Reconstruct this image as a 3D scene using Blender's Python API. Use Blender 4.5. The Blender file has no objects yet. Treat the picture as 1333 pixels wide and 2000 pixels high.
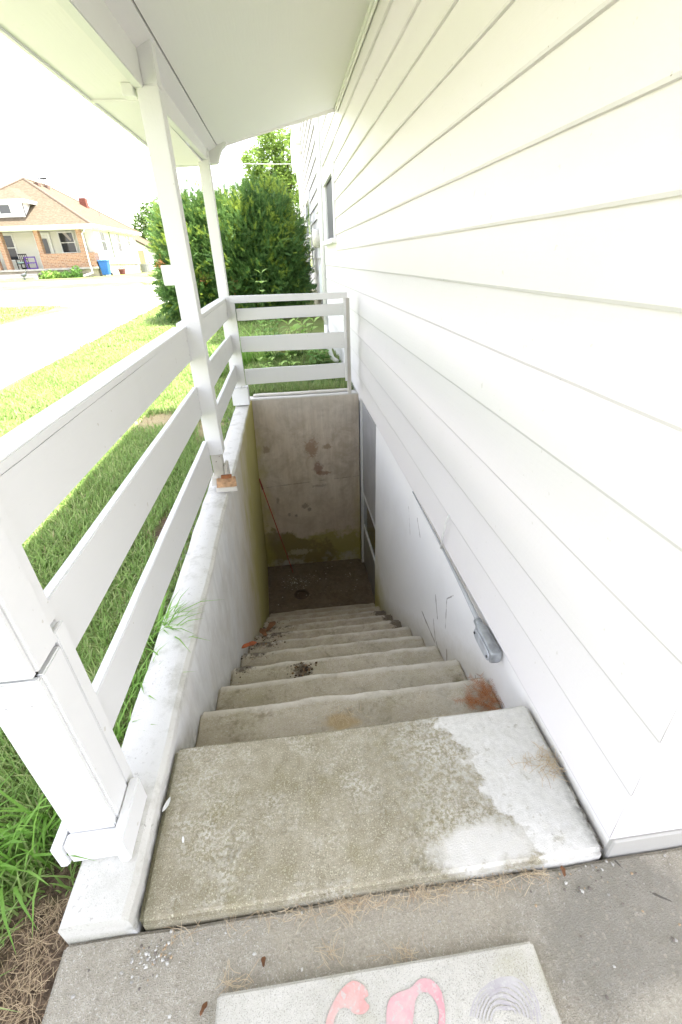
import bpy, bmesh, math, random
import numpy as np
from mathutils import Vector, Matrix, noise
random.seed(7); RNG = np.random.default_rng(7)
sc = bpy.context.scene
COL = sc.collection
R = math.radians

# ------------------------------------------------------------------ camera, light, exposure
cd = bpy.data.cameras.new('camera'); cam = bpy.data.objects.new('camera', cd); COL.objects.link(cam)
rx, ry, rz = 5.19212393e-01, -9.41966056e-02, -3.83241966e-02
def _rx(a): return Matrix(((1,0,0),(0,math.cos(a),-math.sin(a)),(0,math.sin(a),math.cos(a))))
def _ry(a): return Matrix(((math.cos(a),0,math.sin(a)),(0,1,0),(-math.sin(a),0,math.cos(a))))
def _rz(a): return Matrix(((math.cos(a),-math.sin(a),0),(math.sin(a),math.cos(a),0),(0,0,1)))
W2C = _rz(rz) @ _rx(rx) @ _ry(ry) @ Matrix(((1,0,0),(0,0,-1),(0,1,0)))
C2W = W2C.transposed()
M = C2W @ Matrix(((1,0,0),(0,-1,0),(0,0,-1)))
cam.matrix_world = Matrix.Translation((0,0,1.25)) @ M.to_4x4()
cd.sensor_fit = 'VERTICAL'; cd.sensor_height = 36.0; cd.lens = 36*870.26/2000
cd.clip_start = 0.02; cd.clip_end = 2000
sc.camera = cam
w = bpy.data.worlds.new('World'); sc.world = w; w.use_nodes = True
nt = w.node_tree; bg = nt.nodes['Background']
sky = nt.nodes.new('ShaderNodeTexSky'); sky.sky_type = 'NISHITA'; sky.sun_disc = False
SUN_EL, SUN_ROT = R(73), R(92)
sky.sun_elevation = SUN_EL; sky.sun_rotation = SUN_ROT; sky.dust_density = 2.0; sky.air_density = 1.2; sky.ozone_density = 1.0
bw_ = nt.nodes.new('ShaderNodeRGBToBW'); nt.links.new(sky.outputs[0], bw_.inputs[0])          # bright hazy summer sky: mostly colourless
mx_ = nt.nodes.new('ShaderNodeMix'); mx_.data_type = 'RGBA'; mx_.inputs[0].default_value = .66
nt.links.new(sky.outputs[0], mx_.inputs[6]); nt.links.new(bw_.outputs[0], mx_.inputs[7])
tn_ = nt.nodes.new('ShaderNodeMix'); tn_.data_type = 'RGBA'; tn_.blend_type = 'MULTIPLY'; tn_.inputs[0].default_value = 1.0; tn_.inputs[7].default_value = (1.035,.985,.99,1)
nt.links.new(mx_.outputs[2], tn_.inputs[6]); nt.links.new(tn_.outputs[2], bg.inputs[0]); bg.inputs[1].default_value = 0.15
sd = bpy.data.lights.new('sun', 'SUN'); sun = bpy.data.objects.new('sun', sd); COL.objects.link(sun)
sd.energy = 3.0; sd.angle = R(0.5); sd.color = (1, .95, .87)
sdir = Vector((math.sin(SUN_ROT)*math.cos(SUN_EL), math.cos(SUN_ROT)*math.cos(SUN_EL), math.sin(SUN_EL)))
sun.rotation_euler = sdir.to_track_quat('Z', 'Y').to_euler()
vs = sc.view_settings
sc.display_settings.display_device = 'sRGB'
vs.view_transform = 'Standard'; vs.look = 'None'; vs.gamma = 1.0; vs.use_curve_mapping = False
vs.exposure = 2.9
sc.cycles.max_bounces = 12; sc.cycles.diffuse_bounces = 8

# ------------------------------------------------------------------ materials
class NB:
    def __init__(s, name, rough=.8, spec=.3):
        s.m = bpy.data.materials.new(name); s.m.use_nodes = True
        s.t = s.m.node_tree; s.b = s.t.nodes['Principled BSDF']
        s.b.inputs['Roughness'].default_value = rough
        s.b.inputs['Specular IOR Level'].default_value = spec
        s.pos = s.t.nodes.new('ShaderNodeNewGeometry').outputs['Position']
        s._oc = None
    def put(s, inp, v):
        if hasattr(v, 'is_linked') or isinstance(v, bpy.types.NodeSocket): s.t.links.new(v, inp)
        elif isinstance(v, tuple) and len(v) == 3 and inp.type == 'RGBA': inp.default_value = (*v, 1)
        else: inp.default_value = v
    def n(s, typ, ins=(), **kw):
        nd = s.t.nodes.new('ShaderNode'+typ)
        for k, v in kw.items(): setattr(nd, k, v)
        for i, v in enumerate(ins):
            if v is not None: s.put(nd.inputs[i], v)
        return nd
    def math(s, op, a, b=0.0, clamp=False):
        return s.n('Math', (a, b), operation=op, use_clamp=clamp).outputs[0]
    def sep(s):
        return s.n('SeparateXYZ', (s.pos,)).outputs
    def scaled(s, v, vec=None):
        return s.n('VectorMath', (vec or s.pos, v), operation='MULTIPLY').outputs[0]
    def noise(s, scale, detail=4, rough=.55, vec=None, dist=0):
        nd = s.n('TexNoise'); s.t.links.new(vec or s.pos, nd.inputs['Vector'])
        nd.inputs['Scale'].default_value = scale; nd.inputs['Detail'].default_value = detail
        nd.inputs['Roughness'].default_value = rough; nd.inputs['Distortion'].default_value = dist
        return nd.outputs[0]
    def ramp(s, f, *stops, interp='LINEAR'):
        nd = s.n('ValToRGB', (f,)); nd.color_ramp.interpolation = interp
        el = nd.color_ramp.elements
        while len(el) < len(stops): el.new(.5)
        for e, (p, c) in zip(el, stops):
            e.position = p
            e.color = (c, c, c, 1) if not isinstance(c, tuple) else (*c, 1)
        return nd.outputs[0]
    def rng(s, f, a, b, c=0., d=1.):
        nd = s.n('MapRange'); s.put(nd.inputs[0], f)
        for i, v in enumerate((a, b, c, d)): nd.inputs[i+1].default_value = v
        return nd.outputs[0]
    def mix(s, f, a, b, blend='MIX'):
        nd = s.n('Mix', data_type='RGBA', blend_type=blend)
        s.put(nd.inputs[0], f); s.put(nd.inputs[6], a); s.put(nd.inputs[7], b)
        return nd.outputs[2]
    def island(s):
        return s.t.nodes['Geometry'].outputs['Random Per Island'] if 'Geometry' in s.t.nodes else None
    def spot(s, c, r, n=None, na=.0):
        """1 at c falling to 0 at distance 1 of the ellipsoid radii r, edge broken by noise n"""
        d = s.n('VectorMath', (s.pos, c), operation='SUBTRACT').outputs[0]
        d = s.n('VectorMath', (d, tuple(1/x for x in r)), operation='MULTIPLY').outputs[0]
        d = s.n('VectorMath', (d,), operation='LENGTH').outputs['Value']
        if n is not None: d = s.math('ADD', d, s.math('MULTIPLY', s.math('SUBTRACT', n, .5), na))
        return s.rng(d, 1.05, .62)
    def seg(s, a, b, wd, n=None, na=0.):
        a = Vector(a); b = Vector(b); L = (b-a).length; u = (b-a)/L
        d = s.n('VectorMath', (s.pos, tuple(a)), operation='SUBTRACT').outputs[0]
        t = s.n('VectorMath', (d, tuple(u)), operation='DOT_PRODUCT').outputs['Value']
        t = s.math('MINIMUM', s.math('MAXIMUM', t, 0.), L)
        q = s.n('VectorMath', (tuple(u),), operation='SCALE'); s.put(q.inputs['Scale'], t)
        e = s.n('VectorMath', (d, q.outputs[0]), operation='SUBTRACT').outputs[0]
        l = s.n('VectorMath', (e,), operation='LENGTH').outputs['Value']
        if n is not None: l = s.math('ADD', l, s.math('MULTIPLY', s.math('SUBTRACT', n, .5), na))
        return s.rng(l, wd, wd*.5)
    def color(s, c): s.put(s.b.inputs['Base Color'], c)
    def bump(s, h, strength=.3, dist=.01):
        nd = s.n('Bump'); nd.inputs['Strength'].default_value = strength; nd.inputs['Distance'].default_value = dist
        s.put(nd.inputs['Height'], h); s.t.links.new(nd.outputs[0], s.b.inputs['Normal'])

def paint(name, base=(.8,.8,.78), grime=(.5,.48,.42), gr=.35, rough=.5):
    k = NB(name, rough)
    n1 = k.noise(2.2, 6, .65); n2 = k.noise(55, 3)
    g = k.math('MULTIPLY', k.ramp(n1, (.55, 0.), (.85, 1.)), gr)
    c = k.mix(g, base, tuple(b*.86 for b in base))
    fleck = k.ramp(k.noise(38, 2, .5), (.735, 0.), (.76, 1.))
    c = k.mix(k.math('MULTIPLY', fleck, gr*1.6), c, grime)
    k.color(c)
    st = k.noise(1, 4, .6, vec=k.scaled((90., 5., 90.)))
    k.bump(k.math('ADD', k.math('MULTIPLY', n2, .5), st), .18, .004)
    return k.m
M_siding = paint('siding_paint', (.72,.695,.70), gr=.22)
M_post = paint('post_paint', (.70,.70,.69), gr=.4)
M_rail = paint('rail_paint', (.70,.70,.69), gr=.45)
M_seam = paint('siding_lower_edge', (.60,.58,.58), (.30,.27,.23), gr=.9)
M_ceil = paint('ceiling_paint', (.77,.755,.745), gr=.12, rough=.6)
M_trim = paint('trim_paint', (.70,.70,.68), gr=.7)

def plain(name, c, rough=.6, metal=0., var=.15, sc_=20, bump=.1):
    k = NB(name, rough); k.b.inputs['Metallic'].default_value = metal
    n = k.noise(sc_, 4)
    k.color(k.mix(k.ramp(n, (.35, 0.), (.7, 1.)), tuple(x*(1-var) for x in c), tuple(min(1,x*(1+var)) for x in c)))
    k.bump(n, bump, .004); return k.m

def concrete(name, lo, hi, moss=None, fleck=.5, patch=3., whitefn=None, extra=None, bumpk=.35):
    k = NB(name, .9, .2)
    nA = k.noise(patch, 6, .65); nB = k.noise(24, 5, .7); nC = k.noise(260, 3, .6); nD = k.noise(520, 1, .5)
    f = k.math('ADD', k.math('MULTIPLY', nA, .55), k.math('MULTIPLY', nB, .45))
    c = k.mix(k.ramp(f, (.36, 0.), (.64, 1.)), lo, hi)
    if moss: c = k.mix(k.math('MULTIPLY', k.ramp(k.noise(5.5, 5, .7), (.5, 0.), (.72, 1.)), .75), c, moss)
    c = k.mix(k.math('MULTIPLY', k.ramp(nC, (.56, 0.), (.68, 1.)), fleck), c, tuple(min(.75, x*2.1) for x in hi))
    c = k.mix(k.math('MULTIPLY', k.ramp(nD, (.34, 1.), (.42, 0.)), .5), c, tuple(x*.45 for x in lo))
    if extra: c = extra(k, c, nA, nB, nC)
    k.color(c)
    k.bump(k.math('ADD', k.math('MULTIPLY', nB, 1.2), k.math('ADD', nC, k.math('MULTIPLY', nD, .5))), bumpk, .006)
    return k.m

def slab_extra(k, c, nA, nB, nC):
    X, Y, Z = k.sep()[:3]
    j = k.math('MULTIPLY', k.math('SUBTRACT', k.noise(9, 5, .65), .5), .30)
    e = k.math('ADD', k.math('ADD', X, k.math('MULTIPLY', Y, .33)), j)     # white paint film at the house side
    m = k.rng(e, .625, .645)
    m2 = k.spot((.36,.50,0), (.14,.06,.2), k.noise(14,4), 1.2)
    m = k.math('MAXIMUM', m, k.math('MULTIPLY', m2, .8))
    hole = k.ramp(k.noise(21, 5, .7), (.60, 0.), (.66, 1.))
    m = k.math('MULTIPLY', m, k.math('SUBTRACT', 1., k.math('MULTIPLY', hole, .55)))
    w = k.mix(k.ramp(k.noise(30,4),(.4,0.),(.7,1.)), (.62,.61,.57), (.70,.69,.66))
    c = k.mix(m, c, w)
    mid = k.math('MULTIPLY', k.rng(e, .30, .60), k.ramp(k.noise(60,3),(.42,0.),(.62,1.)))
    c = k.mix(k.math('MULTIPLY', mid, .55), c, (.5,.49,.45))
    cl = k.math('MULTIPLY', k.ramp(k.noise(4.2,5,.7), (.47,0.), (.66,1.)), k.ramp(k.noise(120,3,.6), (.46,0.), (.56,1.)))
    c = k.mix(k.math('MULTIPLY', cl, .7), c, (.56,.54,.48))
    cl = k.math('MULTIPLY', cl, 1.)
    dkc = k.math('MULTIPLY', k.math('MULTIPLY', k.math('SUBTRACT', 1., m), k.ramp(k.noise(6.5,6,.75), (.52,0.), (.66,1.))), k.ramp(k.noise(70,4,.7), (.42,0.), (.58,1.)))
    c = k.mix(k.math('MULTIPLY', dkc, .6), c, (.13,.12,.08))
    edge = k.math('MULTIPLY', k.rng(X, -.40, -.445), .6)
    c = k.mix(edge, c, (.10,.10,.05))
    dirt = k.math('MULTIPLY', k.math('MULTIPLY', k.rng(X, .615, .65), k.rng(Y,.86,.55)), k.ramp(nB,(.35,0.),(.55,1.)))
    return k.mix(dirt, c, (.07,.06,.05))
M_slab = concrete('landing_concrete', (.21,.185,.12), (.395,.36,.275), (.225,.20,.105), .42, 3.2, extra=slab_extra)
def step_extra(k, c, nA, nB, nC):
    X, Y, Z = k.sep()[:3]
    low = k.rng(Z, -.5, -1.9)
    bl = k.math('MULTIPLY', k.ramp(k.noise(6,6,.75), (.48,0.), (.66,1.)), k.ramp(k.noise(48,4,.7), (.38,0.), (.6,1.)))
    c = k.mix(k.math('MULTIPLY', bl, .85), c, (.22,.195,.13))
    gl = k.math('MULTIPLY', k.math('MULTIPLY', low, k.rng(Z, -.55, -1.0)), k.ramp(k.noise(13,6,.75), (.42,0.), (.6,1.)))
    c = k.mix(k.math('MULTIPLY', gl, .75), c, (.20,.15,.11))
    pk = k.ramp(k.noise(85,3,.65), (.60,0.), (.68,1.))
    c = k.mix(k.math('MULTIPLY', pk, .35), c, (.17,.15,.11))
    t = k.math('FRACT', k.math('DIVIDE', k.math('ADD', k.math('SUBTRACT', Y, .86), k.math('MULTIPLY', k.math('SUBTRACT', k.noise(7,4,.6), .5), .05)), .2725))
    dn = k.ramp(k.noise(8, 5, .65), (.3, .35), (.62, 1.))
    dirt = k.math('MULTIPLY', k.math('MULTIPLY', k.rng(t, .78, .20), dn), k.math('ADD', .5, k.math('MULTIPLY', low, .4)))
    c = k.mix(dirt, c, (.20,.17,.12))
    wear = k.math('MULTIPLY', k.rng(t, .84, .93), k.ramp(k.noise(11,4,.6), (.3,.3), (.55,1.)))
    c = k.mix(k.math('MULTIPLY', wear, k.math('SUBTRACT', .8, k.math('MULTIPLY', low, .45))), c, (.62,.59,.53))
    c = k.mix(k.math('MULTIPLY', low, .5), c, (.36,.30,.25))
    n = k.noise(16, 4, .65)
    for (px, py, pz, a, b) in ((-.375,1.69,-.582,.055,.075),(-.36,1.97,-.776,.10,.08),(-.36,2.25,-.97,.15,.10),(-.30,2.52,-1.164,.14,.09),
                               (-.08,1.60,-.582,.05,.055),(-.3,2.8,-1.36,.2,.09),(.62,2.72,-1.36,.05,.1),(.63,2.45,-1.16,.05,.09),(.62,3.0,-1.55,.08,.1),(-.36,3.1,-1.55,.2,.09)):
        m = k.spot((px,py,pz), (a*1.05,b*.95,.06), k.noise(38,5,.75), 2.8)
        c = k.mix(k.math('MULTIPLY', m, .8), c, (.07,.052,.04))
    for (px, py, pz, a, b) in ((.61,1.22,-.194*2,.04,.12),(.62,1.5,-.388,.045,.12),(.63,1.86,-.582,.04,.1),(.63,2.12,-.776,.04,.1)):
        m = k.spot((px,py,pz), (a,b,.09), n, 1.6)
        c = k.mix(k.math('MULTIPLY', m, .75), c, (.12,.10,.05))
    m = k.spot((.07,1.015,-.194), (.075,.04,.03), n, 1.3)
    c = k.mix(k.math('MULTIPLY', m, .8), c, (.42,.32,.17))
    wv = k.math('MULTIPLY', k.rng(X, .1, .6), k.ramp(k.noise(12,4),(.4,0.),(.65,1.)))
    c = k.mix(k.math('MULTIPLY', wv, k.math('MULTIPLY', k.rng(Z,-1.2,-.1), .5)), c, (.5,.48,.43))
    return c
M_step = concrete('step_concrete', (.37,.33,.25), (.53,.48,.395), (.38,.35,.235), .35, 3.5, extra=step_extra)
def pave_extra(k, c, nA, nB, nC):
    X, Y, Z = k.sep()[:3]
    # darker area right of the painted stone, paler patch at the near right corner
    n = k.noise(6, 5, .65)
    d = k.spot((.62,.33,-.03), (.24,.17,.3), n, 1.3)
    p = k.spot((.64,.17,-.03), (.13,.075,.3), n, .8)
    d = k.math('MULTIPLY', d, k.math('SUBTRACT', 1., p))
    c = k.mix(k.math('MULTIPLY', d, .65), c, (.19,.185,.16))
    c = k.mix(k.math('MULTIPLY', p, .5), c, (.40,.38,.31))
    v = k.n('TexVoronoi'); k.t.links.new(k.pos, v.inputs['Vector']); v.inputs['Scale'].default_value = 105
    vb = k.n('RGBToBW', (v.outputs['Color'],)).outputs[0]
    bl = k.math('MULTIPLY', k.ramp(k.noise(5,6,.75), (.47,0.), (.66,1.)), k.ramp(k.noise(60,4,.7), (.38,0.), (.6,1.)))
    c = k.mix(k.math('MULTIPLY', bl, .5), c, (.19,.175,.13))
    tan = k.spot((.1,.40,-.03), (.34,.075,.2), n, 1.6)
    c = k.mix(k.math('MULTIPLY', tan, .3), c, (.46,.41,.31))
    ag = k.ramp(k.noise(150,4,.75), (.40,0.), (.60,1.))
    c = k.mix(k.math('MULTIPLY', ag, .35), c, (.20,.18,.14))
    peb = k.math('MULTIPLY', k.rng(v.outputs['Distance'], .42, .30), k.ramp(vb, (.55, 0.), (.6, 1.)))
    c = k.mix(k.math('MULTIPLY', peb, .5), c, k.ramp(k.n('RGBToBW', (k.noise(40,1),)).outputs[0], (.4,(.22,.19,.15)), (.6,(.36,.33,.27))))
    cr = k.seg((.66,.46,-.03), (.70,.38,-.03), .0016, k.noise(40,3), .012)
    cr = k.math('MAXIMUM', cr, k.seg((.70,.38,-.03), (.78,.33,-.03), .0014, k.noise(40,3), .012))
    return k.mix(k.math('MULTIPLY', cr, .8), c, (.07,.065,.055))
M_pave = concrete('walkway_concrete', (.30,.275,.215), (.44,.41,.34), None, .4, 2.6, extra=pave_extra, bumpk=.6)
def cap_extra(k, c, nA, nB, nC):
    X, Y, Z = k.sep()[:3]
    frontm = k.rng(Y, .62, .50)
    film = k.math('MULTIPLY', k.ramp(k.noise(10,5,.7), (.36, 0.), (.5, 1.)), k.math('SUBTRACT', 1., k.math('MULTIPLY', frontm, .7)))
    top = k.rng(Z, -.03, .0)
    c2 = k.mix(k.math('ADD', k.math('MULTIPLY', film, .42), .52), c, (.63,.62,.585))
    c2 = k.mix(k.math('MULTIPLY', k.ramp(k.noise(95,3,.7), (.60,0.), (.66,1.)), k.math('MULTIPLY', k.ramp(k.noise(8,4), (.42,0.), (.6,1.)), .6)), c2, (.30,.28,.24))
    c = k.mix(top, c, c2)
    # side face inside the stairwell: grey whitewash with run marks, moss at the rear and low down
    str_ = k.noise(1, 6, .7, vec=k.scaled((6., 15., 2.6)), dist=.8)
    side = k.mix(k.ramp(str_, (.3, 0.), (.7, 1.)), (.60,.60,.585), (.73,.73,.715))
    blot = k.ramp(k.noise(3.5,5,.7), (.45,0.), (.7,1.))
    side = k.mix(k.math('MULTIPLY', blot, .35), side, (.40,.35,.27))
    along = k.math('ADD', k.math('MULTIPLY', Y, 1.0), k.math('MULTIPLY', Z, -.62))       # grows rearward and downward
    mo = k.math('ADD', along, k.math('MULTIPLY', k.math('SUBTRACT', str_, .5), 1.3))
    side = k.mix(k.math('MULTIPLY', k.rng(mo, 2.3, 3.4), .7), side, (.46,.38,.24))
    yel = k.math('ADD', mo, k.math('MULTIPLY', k.math('SUBTRACT', k.noise(4,4), .5), 1.2))
    side = k.mix(k.math('MULTIPLY', k.rng(yel, 3.0, 4.0), .8), side, (.37,.33,.08))
    m = k.rng(Y, 4.40, 4.6)
    side = k.mix(k.math('MULTIPLY', m, .7), side, (.36,.32,.09))
    base = k.rng(k.math('ADD', Z, k.math('MULTIPLY', Y, .712)), .62, .50)
    side = k.mix(k.math('MULTIPLY', base, k.ramp(nB,(.35,0.),(.6,.6))), side, (.13,.12,.07))
    inner = k.math('MULTIPLY', k.rng(X, -.47, -.452), k.rng(Z, .012, -.004))
    inner = k.math('MAXIMUM', inner, k.rng(Z, -.06, -.1))
    return k.mix(inner, c, side)
M_cap = concrete('retaining_wall_concrete', (.27,.26,.20), (.44,.43,.37), None, .25, 4., extra=cap_extra)
def back_extra(k, c, nA, nB, nC):
    X, Y, Z = k.sep()[:3]
    nf = k.noise(9, 5, .7)
    str_ = k.noise(1, 5, .65, vec=k.scaled((20., 3., 2.2)))
    c = k.mix(k.ramp(str_, (.35, 0.), (.65, 1.)), (.52,.43,.325), (.64,.555,.445))
    c = k.mix(k.math('MULTIPLY', k.ramp(k.noise(2.3,5,.6),(.42,0.),(.62,1.)), .4), c, (.66,.61,.54))
    mt = k.ramp(k.noise(4.6,6,.72,dist=.4), (.44,0.), (.62,1.))
    c = k.mix(k.math('MULTIPLY', mt, .65), c, (.39,.315,.225))
    c = k.mix(k.math('MULTIPLY', k.ramp(k.noise(1,5,.7,vec=k.scaled((34.,3.,1.6))), (.5,0.), (.68,1.)), k.math('MULTIPLY', k.rng(Z,-.75,-.05), .5)), c, (.33,.30,.22))
    c = k.mix(k.math('MULTIPLY', k.rng(Z, -.9, -1.6), .35), c, (.60,.47,.375))
    c = k.mix(k.math('MULTIPLY', k.rng(Z, -.4, -.03), .4), c, (.50,.485,.44))
    zz = k.math('ADD', Z, k.math('MULTIPLY', k.math('SUBTRACT', k.noise(3.2,5,.65), .5), .9))
    low = k.math('MULTIPLY', k.rng(zz, -1.66, -1.76), 1.)
    c = k.mix(k.math('MULTIPLY', low, .85), c, (.36,.31,.08))
    dk = k.math('MULTIPLY', k.rng(k.math('ADD', zz, k.math('MULTIPLY', X, .45)), -1.74, -1.80), k.rng(X, .42, .30))
    c = k.mix(k.math('MULTIPLY', dk, .75), c, (.22,.165,.07))
    bot = k.math('MULTIPLY', k.rng(zz, -2.0, -2.1), k.ramp(nf,(.4,0.),(.55,1.)))
    c = k.mix(k.math('MULTIPLY', bot, .7), c, (.52,.49,.42))
    lf = k.math('MULTIPLY', k.rng(k.math('ADD', X, k.math('MULTIPLY', k.math('SUBTRACT', k.noise(4,5),.5), .35)), -.36, -.50), k.rng(Z,-.25,-.6))
    c = k.mix(k.math('MULTIPLY', lf, .6), c, (.46,.41,.10))
    rt = k.math('MULTIPLY', k.rng(k.math('ADD', X, k.math('MULTIPLY', k.math('SUBTRACT', nf,.5), .2)), .57, .69), k.rng(Z,-.8,-1.7))
    c = k.mix(k.math('MULTIPLY', rt, .7), c, (.40,.35,.08))
    for (px, pz, a, b, col, st) in ((.14,-.58,.075,.12,(.20,.125,.085),.85),(.31,-.57,.06,.035,(.19,.13,.08),.8),(.20,-.83,.055,.08,(.17,.10,.075),.9),(.25,-.89,.09,.03,(.16,.09,.06),.8),
                                    (-.36,-.56,.04,.05,(.14,.10,.07),.6),(.02,-1.30,.05,.04,(.12,.09,.06),.7),(.06,-1.36,.03,.03,(.10,.08,.06),.7),(-.3,-1.2,.02,.05,(.12,.1,.07),.6),(-.18,-1.4,.02,.03,(.12,.1,.07),.6),(-.1,-1.42,.02,.02,(.1,.08,.06),.7),
                                    (.2,-1.05,.10,.02,(.15,.12,.09),.6),(-.1,-1.95,.16,.05,(.40,.36,.28),.6)):
        m = k.spot((px,4.66,pz), (a,.2,b), k.noise(26,6,.8), 3.0)
        c = k.mix(k.math('MULTIPLY', m, st*.85), c, tuple(x*1.6 for x in col))
    cr = k.seg((-.45,4.66,-1.02), (.68,4.66,-.96), .004, k.noise(16,4), .03)
    c = k.mix(k.math('MULTIPLY', cr, .45), c, (.15,.12,.09))
    top = k.rng(Z, -.015, -.003)
    return k.mix(top, c, (.60,.59,.56))
M_back = concrete('rear_wall_concrete', (.3,.27,.22), (.4,.36,.3), None, .1, 3., extra=back_extra)
def floor_extra(k, c, nA, nB, nC):
    m = k.spot((-.15,4.3,-2.13), (.30,.16,.1), k.noise(30,3), 1.2)
    m = k.math('MULTIPLY', m, k.ramp(k.noise(60,2), (.60,0.), (.64,1.)))
    c = k.mix(k.math('MULTIPLY', m, .7), c, (.35,.33,.30))
    m = k.math('MULTIPLY', k.ramp(k.noise(48,2), (.69,0.), (.72,1.)), .5)
    c = k.mix(m, c, (.30,.28,.25))
    m = k.spot((.30,3.75,-2.13), (.06,.05,.1), k.noise(30,3), 1.2)
    c = k.mix(m, c, (.22,.09,.04))
    m = k.spot((.58,3.85,-2.13), (.08,.09,.1), k.noise(20,3), 2.5)
    return c
M_floor = concrete('wet_floor', (.105,.075,.052), (.19,.145,.105), None, .12, 3., extra=floor_extra)
def found_extra(k, c, nA, nB, nC):
    X, Y, Z = k.sep()[:3]
    c = k.mix(1., c, (.79,.78,.765))
    bl = k.ramp(k.noise(2.4,5,.65),(.5,0.),(.75,1.))
    c = k.mix(k.math('MULTIPLY', bl, .22), c, (.60,.57,.52))
    nn = k.noise(24,4,.6)
    for a, b, wd in (((.655,1.98,-.63),(.655,1.73,-.62),.010),((.655,1.78,-.50),(.655,1.72,-.60),.006),((.655,1.78,-.33),(.655,1.72,-.44),.007),((.655,1.70,-.60),(.655,1.45,-.72),.012),
                     ((.655,1.55,-.50),(.655,1.49,-.70),.010),((.655,1.62,-.22),(.655,1.60,-.40),.006),((.655,1.62,-.22),(.655,1.55,-.14),.005),((.655,1.40,-.50),(.655,1.37,-.56),.007),
                     ((.655,2.2,-.1),(.655,2.12,-.18),.006),((.655,2.4,-.13),(.655,2.33,-.30),.004),((.655,1.22,-.30),(.655,1.16,-.40),.007),((.655,1.52,-.60),(.655,1.42,-.66),.01)):
        m = k.seg(a, b, wd, nn, .018)
        c = k.mix(k.math('MULTIPLY', m, .8), c, (.24,.21,.18))
    base = k.rng(k.math('ADD', k.math('ADD', Z, k.math('MULTIPLY', Y, .712)), k.math('MULTIPLY', k.math('SUBTRACT', nB,.5), .12)), .74, .60)
    c = k.mix(k.math('MULTIPLY', base, k.math('MULTIPLY', k.rng(Y,1.0,1.2), .45)), c, (.38,.33,.22))
    yel = k.math('MULTIPLY', k.rng(Y, 2.7, 3.4), k.rng(k.math('ADD', Z, k.math('MULTIPLY', k.math('SUBTRACT', k.noise(5,4),.5), .6)), -1.25, -1.7))
    c = k.mix(k.math('MULTIPLY', yel, .85), c, (.47,.42,.12))
    lowf = k.rng(k.math('ADD', Z, k.math('MULTIPLY', k.math('SUBTRACT', nB,.5), .04)), .02, .0)
    near = k.math('MULTIPLY', k.rng(Y, .9, .8), lowf)
    c = k.mix(k.math('MULTIPLY', near, .55), c, (.42,.39,.32))
    fr = k.math('MULTIPLY', k.rng(Y, .465, .462), k.rng(X, .64, .65))
    return k.mix(fr, c, (.40,.39,.36))
M_found = concrete('foundation_paint', (.5,.49,.47), (.6,.59,.57), None, .0, 3., extra=found_extra, bumpk=.2)

def leafmat(name, cols, trans=.35, rough=.55):
    k = NB(name, rough, .25)
    g = k.t.nodes['Geometry']
    c = k.ramp(g.outputs['Random Per Island'], *[(i/max(1,len(cols)-1), c) for i, c in enumerate(cols)])
    k.color(c)
    tr = k.n('BsdfTranslucent'); k.put(tr.inputs[0], k.mix(.5, c, tuple(min(1, x*1.6) for x in cols[-1])))
    ms = k.n('MixShader'); ms.inputs[0].default_value = trans
    k.t.links.new(k.b.outputs[0], ms.inputs[1]); k.t.links.new(tr.outputs[0], ms.inputs[2])
    k.t.links.new(ms.outputs[0], k.t.nodes['Material Output'].inputs[0])
    return k.m
M_grass = leafmat('grass_blade', [(.125,.23,.05),(.18,.31,.07),(.24,.355,.10),(.34,.385,.17)], .3)
M_tuft = leafmat('crabgrass_blade', [(.13,.27,.04),(.19,.36,.06),(.25,.42,.10)], .4)
M_straw = leafmat('straw', [(.30,.22,.13),(.46,.36,.22),(.20,.13,.08)], .1)
M_pale = leafmat('pale_straw', [(.50,.41,.27),(.58,.48,.33),(.36,.26,.16)], .1)
M_yew = leafmat('yew_needle', [(.04,.105,.03),(.065,.15,.042),(.095,.185,.05),(.13,.215,.058)], .3)
M_yewtip = leafmat('yew_new_growth', [(.13,.22,.03),(.19,.28,.04),(.27,.34,.06)], .35)
M_tree = leafmat('tree_leaf', [(.10,.18,.03),(.15,.24,.042),(.21,.30,.065)], .35)
M_weed = leafmat('weed_leaf', [(.12,.25,.06),(.17,.32,.08),(.23,.38,.11)], .35)
M_bed = leafmat('bed_grass_blade', [(.13,.24,.06),(.19,.31,.08),(.25,.36,.12),(.33,.34,.16)], .3)
M_lime = leafmat('pale_leaf', [(.30,.46,.12),(.38,.54,.17)], .35)
M_deadtwig = leafmat('dead_needle', [(.33,.12,.04),(.46,.20,.08),(.24,.08,.03)], .1)
M_bark = plain('bark', (.11,.08,.055), .9, var=.4, sc_=14, bump=.5)
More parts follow.
